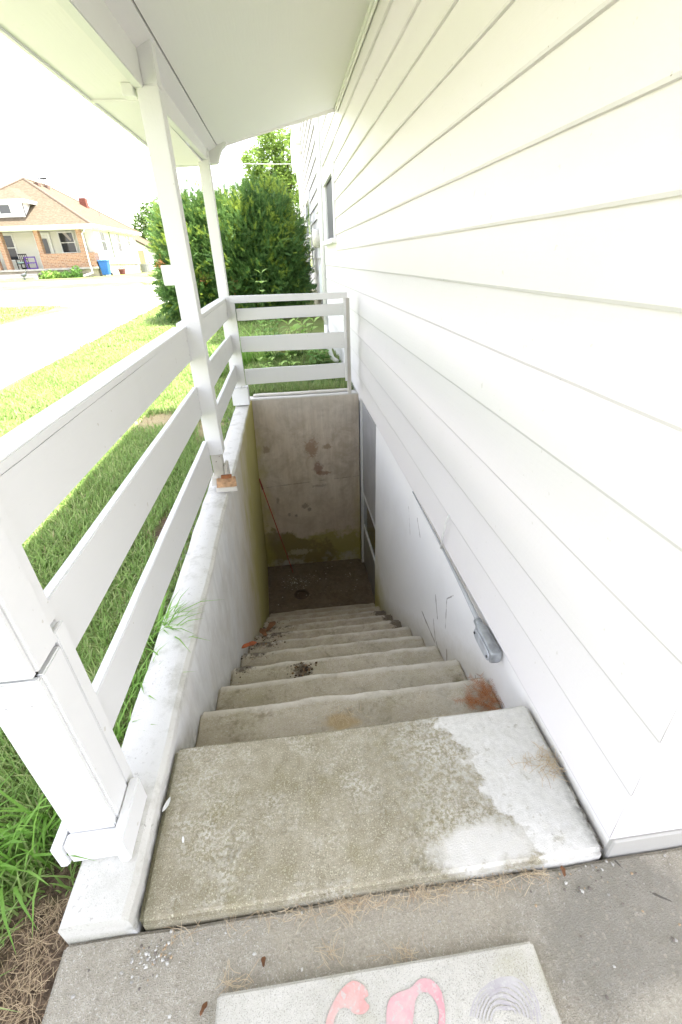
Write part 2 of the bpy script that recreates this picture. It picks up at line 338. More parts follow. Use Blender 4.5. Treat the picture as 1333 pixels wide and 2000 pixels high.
def ground_mat():
    k = NB('lawn_ground', .95, .1)
    X, Y, Z = k.sep()[:3]
    n = k.noise(1.3, 6, .65); f = k.noise(40, 4, .7)
    c = k.mix(k.ramp(n, (.35,0.), (.65,1.)), (.17,.24,.07), (.25,.285,.115))
    c = k.mix(k.math('MULTIPLY', k.ramp(k.noise(.55,5,.6), (.52,0.), (.72,1.)), .7), c, (.30,.25,.12))
    c = k.mix(k.ramp(f, (.4, 0.), (.65, .5)), c, (.09,.13,.03))
    soil = k.math('MAXIMUM', k.spot((-.68,.42,-.06),(.15,.26,.3), k.noise(12,4), 1.2), k.math('MULTIPLY', k.rng(X,-.66,-.60), k.rng(Y,3.2,1.)))
    soil = k.math('MAXIMUM', soil, k.spot((-.76,2.25,-.06),(.12,.28,.3), k.noise(12,4), 1.0))
    dry = k.math('MAXIMUM', k.spot((-1.32,4.35,-.06),(.30,.28,.3), k.noise(9,4), 1.4), k.spot((-.80,4.0,-.06),(.16,.5,.3), k.noise(9,4), 1.4))
    c = k.mix(k.math('MULTIPLY', dry, .8), c, (.40,.32,.20))
    s_c = k.mix(k.ramp(k.noise(55,4,.7),(.35,0.),(.65,1.)), (.07,.05,.035), (.21,.155,.105))
    c = k.mix(soil, c, s_c)
    k.color(c); k.bump(f, .8, .03); return k.m
M_ground = ground_mat()
def drive_mat(name, a, b):
    k = NB(name, .9, .2); n = k.noise(.8, 6, .6); f = k.noise(30, 4)
    c = k.mix(k.ramp(n,(.35,0.),(.7,1.)), a, b); k.color(k.mix(k.ramp(f,(.6,0.),(.8,.4)), c, (.3,.29,.27))); k.bump(f,.4,.01); return k.m
M_drive = drive_mat('pale_gravel_concrete', (.60,.56,.51), (.72,.68,.63))
M_street = drive_mat('street_surface', (.56,.53,.49), (.66,.63,.59))
M_metal = plain('galvanised_steel', (.40,.42,.44), .5, .6, .25, 18, .1)
M_pipe = paint('painted_pipe', (.40,.41,.42), (.75,.75,.73), 2.2, .6)
M_chip = plain('raw_wood', (.42,.26,.15), .8, var=.35, sc_=30, bump=.3)
M_oldwood = paint('weathered_wood', (.55,.53,.48), (.15,.12,.09), 1.0, .85)
M_dark = plain('dark_gap', (.02,.018,.015), .9)
M_doorgrey = plain('grey_door_metal', (.36,.36,.36), .4, .0, .08, 6, .05)
M_doorlow = plain('grey_kick_panel', (.26,.25,.24), .45, .0, .12, 6, .05)
M_red = plain('red_painted_stick', (.42,.05,.04), .6, var=.3)
M_orange = plain('rust_red', (.35,.10,.04), .8, var=.4)

def glassmat(name, c, rough=.08, spec=.6):
    k = NB(name, rough, spec); n = k.noise(1.7, 3)
    k.color(k.mix(n, tuple(x*.7 for x in c), tuple(x*1.3 for x in c))); return k.m
M_glass = glassmat('window_glass', (.045,.05,.055))
M_screen = glassmat('dark_screen', (.10,.10,.105), .5, .3)

# ------------------------------------------------------------------ mesh helpers
class MB:
    def __init__(s): s.v = []; s.f = []; s.mi = []
    def add(s, vs_, fs, mi=0):
        o = len(s.v); s.v += [tuple(p) for p in vs_]
        for f in fs: s.f.append(tuple(i+o for i in f)); s.mi.append(mi)
        return s
    def box(s, x0, x1, y0, y1, z0, z1, mi=0):
        return s.add([(x0,y0,z0),(x1,y0,z0),(x1,y1,z0),(x0,y1,z0),(x0,y0,z1),(x1,y0,z1),(x1,y1,z1),(x0,y1,z1)],
            [(0,3,2,1),(4,5,6,7),(0,1,5,4),(1,2,6,5),(2,3,7,6),(3,0,4,7)], mi)
    def hexa(s, p, mi=0):   # 8 points as in box order
        return s.add(p, [(0,3,2,1),(4,5,6,7),(0,1,5,4),(1,2,6,5),(2,3,7,6),(3,0,4,7)], mi)
    def prism(s, poly, vec, mi=0):
        n = len(poly); a = [Vector(p) for p in poly]; b = [p+Vector(vec) for p in a]
        return s.add(a+b, [tuple(reversed(range(n))), tuple(range(n, 2*n))]+[(i,(i+1)%n,n+(i+1)%n,n+i) for i in range(n)], mi)
    def tube(s, pts, r, n=8, mi=0, cap=True):
        pts = [Vector(p) for p in pts]; rr = r if isinstance(r, (list, tuple)) else [r]*len(pts)
        o = len(s.v); up = Vector((0,0,1))
        for i, p in enumerate(pts):
            d = (pts[min(i+1,len(pts)-1)]-pts[max(i-1,0)]).normalized()
            a = d.cross(up) if abs(d.dot(up)) < .95 else d.cross(Vector((1,0,0)))
            a.normalize(); b = d.cross(a)
            for k in range(n):
                t = 2*math.pi*k/n; s.v.append(tuple(p+a*(math.cos(t)*rr[i])+b*(math.sin(t)*rr[i])))
        for i in range(len(pts)-1):
            for k in range(n):
                s.f.append((o+i*n+k, o+i*n+(k+1)%n, o+(i+1)*n+(k+1)%n, o+(i+1)*n+k)); s.mi.append(mi)
        if cap:
            s.f.append(tuple(o+k for k in reversed(range(n)))); s.mi.append(mi)
            e = o+(len(pts)-1)*n; s.f.append(tuple(e+k for k in range(n))); s.mi.append(mi)
        return s
    def mesh(s, name, mats, bevel=0, seg=1, smooth=False):
        me = bpy.data.meshes.new(name); me.from_pydata(s.v, [], s.f)
        mats = mats if isinstance(mats, (list, tuple)) else [mats]
        for m in mats: me.materials.append(m)
        me.polygons.foreach_set('material_index', s.mi)
        bm = bmesh.new(); bm.from_mesh(me); bmesh.ops.recalc_face_normals(bm, faces=bm.faces)
        if bevel:
            bmesh.ops.bevel(bm, geom=[e for e in bm.edges if len(e.link_faces)==2 and e.calc_face_angle(0) > .35], offset=bevel, segments=seg, affect='EDGES', clamp_overlap=True)
        bm.to_mesh(me); bm.free()
        if smooth: me.polygons.foreach_set('use_smooth', [True]*len(me.polygons))
        me.update(); return me
    def build(s, name, mats, parent=None, bevel=0, seg=1, smooth=False):
        o = bpy.data.objects.new(name, s.mesh(name, mats, bevel, seg, smooth)); COL.objects.link(o)
        if parent:
            o.parent = parent; o.matrix_parent_inverse = parent.matrix_world.inverted()
        return o
def tag(o, label=None, cat=None, group=None, kind=None):
    if label: o['label'] = label
    if cat: o['category'] = cat
    if group: o['group'] = group
    if kind: o['kind'] = kind
    return o
def thing(name, label, cat, loc=(0,0,0), group=None):
    o = bpy.data.objects.new(name, None); COL.objects.link(o); o.location = loc; o.empty_display_size = .1
    o.matrix_world = Matrix.Translation(loc)
    return tag(o, label, cat, group)
def rough(o, cuts, amp=.003, scale=6., seed=0.):
    """cut a built mesh into short lengths along the given axes and make its faces uneven"""
    me = o.data; bm = bmesh.new(); bm.from_mesh(me)
    for ax, step in cuts:
        lo = min(v.co[ax] for v in bm.verts); hi = max(v.co[ax] for v in bm.verts)
        n = max(1, int((hi-lo)/step)); nv = Vector((0,0,0)); nv[ax] = 1
        for i in range(1, n):
            c = Vector((0,0,0)); c[ax] = lo+(hi-lo)*i/n
            bmesh.ops.bisect_plane(bm, geom=bm.verts[:]+bm.edges[:]+bm.faces[:], plane_co=c, plane_no=nv, dist=1e-5)
    for v in bm.verts:
        p = v.co*scale+Vector((seed, seed*1.7, 3))
        v.co += noise.noise_vector(p)*amp + noise.noise_vector(p*3.1)*amp*.4
    bm.to_mesh(me); bm.free(); return o
def fast_mesh(name, V, quads, tris, mat, idxs=None):
    """V (n,3); quads (q,4), tris (t,3) numpy index arrays"""
    me = bpy.data.meshes.new(name)
    nq, nt_ = len(quads), len(tris)
    me.vertices.add(len(V)); me.vertices.foreach_set('co', np.asarray(V, np.float32).ravel())
    me.loops.add(nq*4+nt_*3)
    me.loops.foreach_set('vertex_index', np.concatenate([np.asarray(quads).ravel(), np.asarray(tris).ravel()]).astype(np.int32))
    me.polygons.add(nq+nt_)
    ls = np.concatenate([np.arange(nq)*4, nq*4+np.arange(nt_)*3]).astype(np.int32)
    me.polygons.foreach_set('loop_start', ls)
    mats = mat if isinstance(mat, (list, tuple)) else [mat]
    for m in mats: me.materials.append(m)
    if idxs is not None: me.polygons.foreach_set('material_index', np.asarray(idxs, np.int32))
    me.update(calc_edges=True); me.validate(); return me
def add_mesh(name, me, parent=None):
    o = bpy.data.objects.new(name, me); COL.objects.link(o)
    if parent: o.parent = parent; o.matrix_parent_inverse = parent.matrix_world.inverted()
    return o
def gz(y): return -.06+.0328*np.minimum(np.maximum(0, np.asarray(y, float)-5), 25)
def gzf(y): return float(gz(y))

# ------------------------------------------------------------------ ground, driveway, street
xs = [-400,-120,-60,-40,-30,-20,-14,-10,-8,-6.4,-5,-3.57,-3,-2.4,-1.8,-1.4,-1.0,-.8,-.59]
ys = [-12,-6,-3,-1.5,-.5,0,.3,.47,.7,1,1.5,2,2.6,3.2,4,4.66,4.80,5,6,8,10,14,18,22,26,30,36,50,90,200,600]
mb = MB()
nx = len(xs)
for y in ys:
    for x in xs:
        z = gzf(y)+(.0 if abs(x) > 3 else .012*noise.noise(Vector((x*2.1,y*2.1,0))))
        mb.v.append((x, y, z))
for j in range(len(ys)-1):
    for i in range(nx-1):
        mb.f.append((j*nx+i, j*nx+i+1, (j+1)*nx+i+1, (j+1)*nx+i)); mb.mi.append(0)
xs2 = [-.59, .0, .66, 1.5, 20, 60, 400]; o = len(mb.v); n2 = len(xs2); ys2 = [y for y in ys if y >= 4.8]
for y in ys2:
    for x in xs2: mb.v.append((x, y, gzf(y)))
for j in range(len(ys2)-1):
    for i in range(n2-1):
        mb.f.append((o+j*n2+i, o+j*n2+i+1, o+(j+1)*n2+i+1, o+(j+1)*n2+i)); mb.mi.append(0)
tag(mb.build('lawn', M_ground), 'mown green lawn with bare soil by the walkway', kind='structure')
def strip(name, poly_rows, mat, dz, label):
    m = MB()
    for y, x0, x1 in poly_rows: m.v += [(x0, y, gzf(y)+dz), (x1, y, gzf(y)+dz)]
    for i in range(len(poly_rows)-1): m.f.append((2*i, 2*i+1, 2*i+3, 2*i+2)); m.mi.append(0)
    return tag(m.build(name, mat), label, kind='structure')
strip('driveway', [(-12,-6.5,-3.62),(-3,-6.5,-3.6),(2,-6.5,-3.62),(5,-6.5,-3.58),(6.5,-6.5,-3.6),(8,-6.5,-3.53),(10.5,-6.5,-3.58),(11.6,-6.46,-3.55),(13,-6.2,-3.55),(13.9,-5.95,-3.56),(14.4,-5.9,-3.62),(14.9,-6.2,-3.5),(15.4,-6.9,-3.3),(15.9,-7.8,-3.0)], M_drive, .006, 'pale driveway of sunlit concrete and gravel')
strip('street', [(15.9,-60,40),(16.5,-60,40),(19,-60,40),(21.8,-60,40)], M_street, .006, 'pale sunlit street running past the houses')
strip('sidewalk', [(24.6,-60,40),(26.9,-60,40)], M_drive, .008, 'pale sidewalk before the bungalow')

# walkway in front
mb = MB(); mb.box(-.6,4,-2.0,.449,-.35,-.03)
o = rough(mb.build('walkway', M_pave, bevel=.008, seg=2), [(0,.06),(1,.06)], .004, 7); tag(o, 'worn concrete walkway before the landing', kind='structure')
# soil and fill under the landing joint
mb = MB(); mb.box(-.7,5,.449,.85,-.5,-.13); tag(mb.build('fill_soil', M_dark), 'dark soil under the slab joint', kind='structure')

# ------------------------------------------------------------------ stairwell
stair = thing('staircase', 'grey concrete cellar staircase going down beside the house', 'staircase', (.1,.86,0))
mb = MB(); mb.box(-.441,.651,.451,.86,-.125,0.)
rough(mb.build('landing', M_slab, stair, bevel=.012, seg=3), [(0,.05),(1,.05)], .003, 6)
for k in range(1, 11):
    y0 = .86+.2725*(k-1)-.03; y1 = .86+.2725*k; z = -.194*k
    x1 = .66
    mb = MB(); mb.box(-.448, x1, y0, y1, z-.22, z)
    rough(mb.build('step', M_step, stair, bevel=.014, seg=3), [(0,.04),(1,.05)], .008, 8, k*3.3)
mb = MB(); mb.box(-.60,.76,3.3,4.70,-2.3,-2.134)
# floor with a round drain opening
fl = MB(); cx, cy, rr_ = -.11, 4.06, .072
ring = [(cx+rr_*math.cos(t*math.pi/12), cy+rr_*math.sin(t*math.pi/12)) for t in range(24)]
outer = []
for t in range(24):
    a = t*math.pi/12; dx, dy = math.cos(a), math.sin(a)
    sx = ((.76-cx) if dx > 0 else (-.60-cx))/dx if abs(dx) > 1e-6 else 1e9
    sy = ((4.72-cy) if dy > 0 else (3.3-cy))/dy if abs(dy) > 1e-6 else 1e9
    q = min(sx, sy); outer.append((cx+dx*q, cy+dy*q))
fl.v = [(x,y,-2.134) for x,y in ring]+[(x,y,-2.134) for x,y in outer]+[(x,y,-2.20) for x,y in ring]
for t in range(24):
    u = (t+1)%24
    fl.f += [(t,24+t,24+u,u),(t,u,48+u,48+t)]; fl.mi += [0,0]
for c_ in ((.76,4.72),(-.6,4.72),(-.6,3.3),(.76,3.3)): fl.v.append((*c_,-2.134))
# corners
fl.f.append(tuple(range(48,72))); fl.mi.append(1)
sf = fl.build('stairwell_floor', [M_floor, plain('rusty_drain', (.10,.05,.03), .9)]); tag(sf, 'dark damp floor at the foot of the stairs', kind='structure')
mb = MB(); mb.box(-.7,.9,3.2,4.8,-2.4,-2.21); tag(mb.build('subsoil', M_dark), 'dark soil under the stairwell floor', kind='structure')
dr = thing('floor_drain', 'small round rusty floor drain at the foot of the stairs', 'drain', (cx,cy,-2.134))
mb = MB()
for i in range(24):
    a, b = i*math.pi/12, (i+1)*math.pi/12
    for r0, r1, za, zb in ((.074,.090,-2.131,-2.133),(.066,.074,-2.135,-2.131)):
        mb.add([(cx+r0*math.cos(a),cy+r0*math.sin(a),za),(cx+r1*math.cos(a),cy+r1*math.sin(a),zb),(cx+r1*math.cos(b),cy+r1*math.sin(b),zb),(cx+r0*math.cos(b),cy+r0*math.sin(b),za)],[(0,1,2,3)])
mb.build('drain_rim', plain('drain_iron',(.07,.045,.03),.8), dr)
mb = MB()
for i in range(-2,3): mb.box(cx-.06,cx+.06,cy+i*.024-.004,cy+i*.024+.004,-2.165,-2.15)
mb.build('drain_grate', plain('drain_iron_dark',(.13,.085,.06),.8), dr)

# left retaining wall (inner face leans at the rear)
rw = thing('retaining_wall', 'long low white topped concrete wall carrying the porch posts', 'wall', (-.52,.45,0))
m = MB(); ny = 60; prof_n = None
def rwprof(y):
    t = min(1, max(0, (y-.445)/4.2)); zt = .05-.045*t
    lean = .08*min(1, max(0, (y-3.0)/1.66))
    chip = .006*noise.noise(Vector((y*5,1.3,0)))+.004*noise.noise(Vector((y*17,7.3,0)))
    c2 = .006*noise.noise(Vector((y*6,9.3,4)))
    return [(-.592+c2, -2.3), (-.592+c2, zt-.02), (-.582+c2, zt-.004), (-.55, zt+.003*noise.noise(Vector((y*4,0,5)))), (-.49, zt+.003*noise.noise(Vector((y*4,2,5)))),
            (-.458+chip, zt-.002), (-.446+chip, zt-.016), (-.444, -.06), (-.445-lean*.25, -.6), (-.446-lean*.62, -1.4), (-.447-lean, -2.3)]
yl = [.447+(4.655-.447)*i/ny for i in range(ny+1)]
for y in yl:
    p = rwprof(y); prof_n = len(p)
    f = 0.
    m.v += [(x, y, z) for x, z in p]
for j in range(ny):
    for i in range(prof_n-1): a = j*prof_n+i; m.f.append((a, a+prof_n, a+prof_n+1, a+1)); m.mi.append(0)
m.f.append(tuple(range(prof_n))); m.mi.append(0); m.f.append(tuple(reversed(range(ny*prof_n,(ny+1)*prof_n)))); m.mi.append(0)
m.build('wall_body', M_cap, rw)
# rear wall
bw = thing('rear_wall', 'stained concrete end wall of the stairwell with moss at its foot', 'wall', (.1,4.66,0))
mb = MB(); mb.box(-.62,.70,4.66,4.79,-2.3,.004)
rough(mb.build('wall_body', M_back, bw, bevel=.006, seg=2), [(0,.08),(2,.09)], .005, 4)
mb = MB(); mb.box(-.43,.60,4.725,4.785,.010,.028); rough(mb.build('sill_board', M_oldwood, bw, bevel=.003), [(0,.1)], .004, 6)

# ------------------------------------------------------------------ the near house
house = thing('white_house', 'white clapboard house along the right side of the stairs', 'house', (.66,.47,0))
mb = MB(); mb.box(.657,.86,.466,3.556,-2.3,.10); mb.box(.656,4.5,.4515,.66,-.3,.038)
rough(mb.build('foundation_wall', M_found, house, bevel=.004), [(1,.2),(2,.2)], .003, 3)
mb = MB(); mb.box(.672,.86,4.565,7.8,-2.3,.10); mb.build('foundation_wall', M_found, house)
mb = MB(); mb.box(.72,.86,3.556,4.565,-.06,.10); mb.build('door_lintel', M_trim, house)
mb = MB(); mb.box(.668,.9,.49,6.15,.03,4.8); mb.box(.668,.9,6.15,7.55,.03,1.43); mb.box(.668,.9,6.15,7.55,2.16,4.8); mb.box(.668,.9,7.55,7.8,.03,4.8); mb.box(.9,4.5,.49,7.8,-.2,4.8)
mb.build('wall_sheathing', M_trim, house)
CZ = [.045,.223,.41,.60,.787,.975,1.152,1.318,1.479,1.643,1.812,1.98,2.157,2.35,2.53,2.71,2.89,3.07,3.25,3.43,3.61,3.79,3.97,4.15,4.33,4.51,4.69]
def side_board(y0, y1, z0, z1, seed, mitre, xo=0.):
    n = max(2, int((y1-y0)/.18)); m = MB(); th = .018
    for i in range(n+1):
        t = i/n
        for (dx, z, mt) in ((-th, z0+.0075, -.015), (-.001, z1+.012, -.001), (.004, z1+.012, .0), (.004, z0+.001, .0), (-th+.0024, z0, -.0126)):
            y = y0+(y1-y0)*t + (mt*(1-t) if mitre else 0)
            wz = .0028*noise.noise(Vector((y*1.1, seed*7.7, 0)))+.001*noise.noise(Vector((y*6, seed*3.1, 2)))
            wx = .0016*noise.noise(Vector((y*1.7, seed*5.1, z*3)))
            m.v.append((.66+xo+dx+wx, y, z+wz))
    for i in range(n):
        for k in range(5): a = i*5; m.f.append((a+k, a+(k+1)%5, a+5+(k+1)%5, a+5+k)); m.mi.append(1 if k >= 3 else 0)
    m.f += [(0,1,2,3,4), tuple(n*5+q for q in (4,3,2,1,0))]; m.mi += [0,0]
    return m
wy0, wy1, wz0, wz1 = 6.12, 7.58, 1.40, 2.19          # window casing
for i in range(len(CZ)-1):
    z0, z1 = CZ[i], CZ[i+1]
    yend = 7.72
    if z1 > wz0+.03 and z0 < wz1-.02:
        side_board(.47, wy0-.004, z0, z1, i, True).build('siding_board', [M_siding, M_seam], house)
    else:
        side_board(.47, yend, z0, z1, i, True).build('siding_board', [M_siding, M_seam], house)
for i in range(len(CZ)-1):                            # the return round the corner
    z0, z1 = CZ[i], CZ[i+1]; m = MB(); th = .015; n = 14
    for q in range(n+1):
        t = q/n; x = .66+t*3.8
        for (dy, z, mt) in ((-th, z0, -.015), (-.001, z1+.012, -.001), (.004, z1+.012, 0), (.004, z0+.001, 0)):
            m.v.append((x+mt*(1-t), .47+dy+.0012*noise.noise(Vector((x*1.7,i*4.4,9))), z+.002*noise.noise(Vector((x, i*9.1, 0)))))
    for q in range(n):
        for k in range(4): a = q*4; m.f.append((a+k, a+4+k, a+4+(k+1)%4, a+(k+1)%4)); m.mi.append(0)
    m.f += [(3,2,1,0), (n*4,n*4+1,n*4+2,n*4+3)]; m.mi += [0,0]
    m.build('siding_board', M_siding, house)
# window by the far end of the near wall
wf = MB(); c = .11
wf.box(.628,.66,wy0,wy0+c,wz0+.05,wz1-.1); wf.box(.628,.66,wy1-c,wy1,wz0+.05,wz1-.1); wf.box(.626,.66,wy0-.01,wy1+.01,wz1-.1,wz1)
wf.box(.645,.70,wy0+c,wy0+c+.04,wz0+.05,wz1-.1); wf.box(.645,.70,wy1-c-.04,wy1-c,wz0+.05,wz1-.1); 
wo = wf.build('window', M_trim, house, bevel=.003)
mb = MB(); mb.box(.585,.70,wy0-.03,wy1+.03,wz0,wz0+.05); mb.build('window_sill', M_trim, wo, bevel=.004)
mb = MB(); mb.box(.672,.68,wy0+c+.04,wy1-c-.04,wz0+.05,wz1-.1); mb.build('window_pane', M_screen, wo)
mb = MB(); mb.box(.640,.70,7.72,7.84,.0,4.8); mb.build('corner_board', M_trim, house, bevel=.004)
# older main block behind
M_edge = paint('dark_lower_edge', (.33,.32,.31), (.12,.11,.10), gr=.8)  # darker grey for the undersides of the far clapboards
mb = MB(); mb.box(.73,6,7.84,17.6,.62,6.0); mb.build('wall_sheathing', M_trim, house)
mb = MB(); mb.box(.74,6,7.84,17.6,-.5,.62); mb.build('foundation_wall', plain('tan_block', (.42,.38,.26), .9, var=.2, sc_=8, bump=.4), house)
zz = .60; i = 0
while zz < 5.9:
    h = .215
    for (a, b) in (((7.845,12.0),(13.9,17.6)) if (zz+h > 1.06 and zz < 2.42) else ((7.845,17.6),)):
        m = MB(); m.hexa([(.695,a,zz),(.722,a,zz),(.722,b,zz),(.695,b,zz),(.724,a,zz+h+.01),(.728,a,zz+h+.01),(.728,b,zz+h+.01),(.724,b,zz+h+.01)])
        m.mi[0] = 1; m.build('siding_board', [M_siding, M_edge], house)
    zz += h; i += 1
wf = MB(); wf.box(.685,.73,12.0,12.12,1.05,2.42); wf.box(.685,.73,13.78,13.9,1.05,2.42); wf.box(.683,.73,11.97,13.93,2.42,2.53); wf.box(.68,.73,11.95,13.95,.97,1.05); wf.box(.70,.73,12.12,13.78,1.70,1.75)
wo = wf.build('window', M_trim, house, bevel=.004)
mb = MB(); mb.box(.712,.724,12.12,13.78,1.05,2.42); mb.build('window_pane', M_glass, wo)
mb = MB(); mb.box(.70,.735,17.5,17.66,.6,5.9); mb.build('corner_board', M_trim, house)
mb = MB(); mb.box(.56,.73,14.6,18.0,3.66,3.80); mb.box(.54,.735,14.55,18.0,3.80,4.40); mb.build('cornice_box', M_trim, house, bevel=.01)
mb = MB(); mb.box(.66,.73,14.7,17.6,3.3,3.66); mb.build('frieze_board', M_trim, house)
rfm = plain('house_roof_shingle', (.16,.13,.11), .9, var=.3, sc_=9, bump=.4)
mb = MB()
mb.prism([(.35,.2,4.75),(.35,.2,4.90),(3.0,.2,6.1),(3.0,.2,5.95)], (0,7.6,0)); mb.build('roof', rfm, house)
mb = MB(); mb.prism([(.45,7.9,5.9),(.45,7.9,6.05),(4.0,7.9,8.0),(4.0,7.9,7.85)], (0,9.9,0)); mb.build('roof', rfm, house)
# cellar door in the side recess (closes the stairwell on the house side)
dr_ = MB(); dr_.box(.70,.725,3.62,4.56,-1.12,-.075)
door = dr_.build('cellar_door', M_doorgrey, house, bevel=.003)
mb = MB(); mb.box(.697,.725,3.62,4.56,-1.16,-1.122); mb.box(.697,.725,3.62,4.56,-1.60,-1.562); mb.build('door_rail', plain('door_rail_metal',(.6,.6,.6),.4), door, bevel=.003)
mb = MB(); mb.box(.708,.716,3.62,4.56,-1.56,-1.16); mb.build('door_glass', M_glass, door)
mb = MB(); mb.box(.70,.725,3.62,4.56,-2.12,-1.602); mb.build('kick_panel', M_doorlow, door, bevel=.003)
mb = MB(); mb.box(.672,.735,4.56,4.655,-2.134,-.06); mb.build('door_jamb', M_trim, house, bevel=.004)
mb = MB(); mb.box(.735,.86,3.5,4.7,-2.3,-.06); mb.build('door_backing', M_dark, house)

# ------------------------------------------------------------------ conduit on the wall
cdt = thing('electrical_conduit', 'grey steel conduit with a junction body under the lowest clapboard', 'conduit', (.63,1.2,.02))
mb = MB(); mb.tube([(.650,2.30,.026),(.646,2.1,.026),(.642,1.70,.024),(.636,1.4,.020),(.630,1.2,.014)], [.0035,.0045,.0055,.0085,.0105], 10); mb.build('conduit_pipe', M_pipe, cdt, smooth=True)
mb = MB(); mb.tube([(.630,1.225,.012),(.629,1.185,.010)], .016, 12); mb.build('conduit_nut', M_metal, cdt, smooth=True)
# body: rounded elongated fitting
mb = MB(); sec = []
for (y, hx, hz) in ((1.21,.011,.013),(1.195,.017,.020),(1.175,.021,.025),(1.07,.022,.026),(1.048,.022,.026),(1.043,.018,.022)):
    sec.append([( .628+math.copysign(abs(math.cos(t))**.4, math.cos(t))*hx, y, .004+math.copysign(abs(math.sin(t))**.4, math.sin(t))*hz) for t in [2*math.pi*i/16 for i in range(16)]])
for i, s_ in enumerate(sec): mb.v += s_
for i in range(len(sec)-1):
    for k in range(16): mb.f.append((i*16+k, i*16+(k+1)%16, (i+1)*16+(k+1)%16, (i+1)*16+k)); mb.mi.append(0)
mb.f += [tuple(range(16)), tuple(range(80,96))]; mb.mi += [0,0]
jb = mb.build('junction_body', M_metal, cdt, smooth=True)
mb = MB(); P_ = []
for i in range(20):
    t = 2*math.pi*i/20; yy = 1.12+.070*math.copysign(abs(math.cos(t))**.5, math.cos(t)); zz_ = -.002+.023*math.copysign(abs(math.sin(t))**.7, math.sin(t)); P_.append((.6065, yy, zz_))
mb.prism(P_, (-.004,0,0)); mb.build('cover_plate', plain('cover_plate_metal', (.50,.52,.55), .5, .4, .2), jb, bevel=.002)
mb = MB()
scm = plain('screw_dark', (.12,.12,.12), .5, .6)
for yy in (1.178,1.062):
    mb = MB(); mb.tube([(.6025,yy,-.002),(.599,yy,-.002)], .005, 8); mb.build('cover_screw', scm, jb)
mb = MB(); mb.tube([(.640,1.655,.235),(.630,1.66,.20),(.628,1.68,.10),(.632,1.697,.03)], .005, 6); mb.build('cable_stub', M_post, cdt, smooth=True)

# ------------------------------------------------------------------ porch posts
p1 = thing('porch_post', 'large boxed white post with wrapped foot boards, nearest on the wall', 'post', (-.55,.645,.05), 'porch posts')
def pbox(parent, name, x0,x1,y0,y1,z0,z1, mat=None, bv=.003, cuts=True, amp=.0015):
    m = MB(); m.box(x0,x1,y0,y1,z0,z1); o = m.build(name, mat or M_post, parent, bevel=bv, seg=2)
    if cuts: rough(o, [(2,.2)] if z1-z0 > .5 else [(0,.2),(1,.2)], amp, 2.3, x0*31+z0*7)
    return o
pbox(p1,'post_core',-.592,-.508,.612,.684,.045,2.0, M_dark, 0, False)
# lower casing boards and upper casing boards with the open joint between
pbox(p1,'front_board',-.604,-.497,.598,.612,.10,.612); pbox(p1,'side_board',-.508,-.494,.6125,.685,.10,.612); pbox(p1,'outer_board',-.606,-.592,.6125,.70,.10,.612)
pbox(p1,'front_board',-.606,-.4985,.595,.609,.622,2.0); pbox(p1,'side_board',-.509,-.4955,.6095,.688,.622,2.0); pbox(p1,'outer_board',-.607,-.593,.6095,.70,.622,2.0)
pbox(p1,'foot_board',-.606,-.488,.566,.597,.048,.118, bv=.004); pbox(p1,'foot_board',-.4925,-.468,.552,.700,.048,.135, bv=.004); pbox(p1,'foot_board',-.630,-.608,.560,.70,.046,.122, bv=.004)
pbox(p1,'nailing_strip',-.535,-.506,.690,.728,.06,.64); pbox(p1,'nailing_strip',-.535,-.507,.690,.728,.648,2.0)
pbox(p1,'nailing_strip',-.506,-.4975,.690,.726,.05,.64, bv=.002)

p2 = thing('porch_post', 'white post with a bare rotted foot, standing midway on the wall', 'post', (-.5,2.6,.04), 'porch posts')
pbox(p2,'post_shaft',-.543,-.452,2.55,2.64,.25,1.895)
pbox(p2,'post_head',-.512,-.452,2.552,2.638,1.8955,2.10)
o = pbox(p2,'post_foot',-.532,-.470,2.566,2.63,.06,.2495, M_oldwood, .004, True, .004)
pbox(p2,'foot_board',-.466,-.448,2.56,2.66,.045,.17, M_oldwood, .003)
pbox(p2,'stub_block',-.602,-.5435,2.59,2.612,1.155,1.245)
p3 = thing('porch_post', 'slim white post at the far corner where the two railings meet', 'post', (-.54,4.46,.03), 'porch posts')
pbox(p3,'post_shaft',-.586,-.503,4.42,4.50,.187,1.93)
pbox(p3,'post_head',-.55,-.503,4.422,4.498,1.9305,2.12)
pbox(p3,'corner_strip',-.5025,-.458,4.414,4.436,.20,.985, bv=.002)
pbox(p3,'foot_block',-.602,-.444,4.398,4.52,.022,.186,cuts=False)

# ------------------------------------------------------------------ railings
def rail(parent, name, pts0, pts1, x0, x1, seed, mat=M_rail, bv=.003):
    """board from y=pts0[0] (z0,z1) to y=pts1[0]"""
    (ya, za, zb), (yb, zc, zd) = pts0, pts1
    m = MB(); m.hexa([(x0,ya,za),(x1,ya,za),(x1,yb,zc),(x0,yb,zc),(x0,ya,zb),(x1,ya,zb),(x1,yb,zd),(x0,yb,zd)])
    return rough(m.build(name, mat, parent, bevel=bv, seg=2), [(1,.15)], .0022, 2.0, seed)
r1 = thing('board_railing', 'long three board white railing between the nearest post and the rotted post', 'railing', (-.54,1.65,.1), 'porch board railings')
rail(r1,'cap_rail',(.66,.936,.958),(2.548,.944,.966),-.595,-.525,1)
rail(r1,'rail_board',(.7285,.800,.9355),(2.552,.793,.943),-.556,-.531,2)
rail(r1,'rail_board',(.7285,.512,.669),(2.552,.492,.656),-.556,-.531,3)
rail(r1,'rail_board',(.7285,.228,.362),(2.552,.135,.343),-.556,-.531,4)
r2 = thing('board_railing', 'short three board white railing from the rotted post to the far corner post', 'railing', (-.54,3.5,.1), 'porch board railings')
rail(r2,'cap_rail',(2.642,.950,.972),(4.418,.950,.972),-.595,-.525,5)
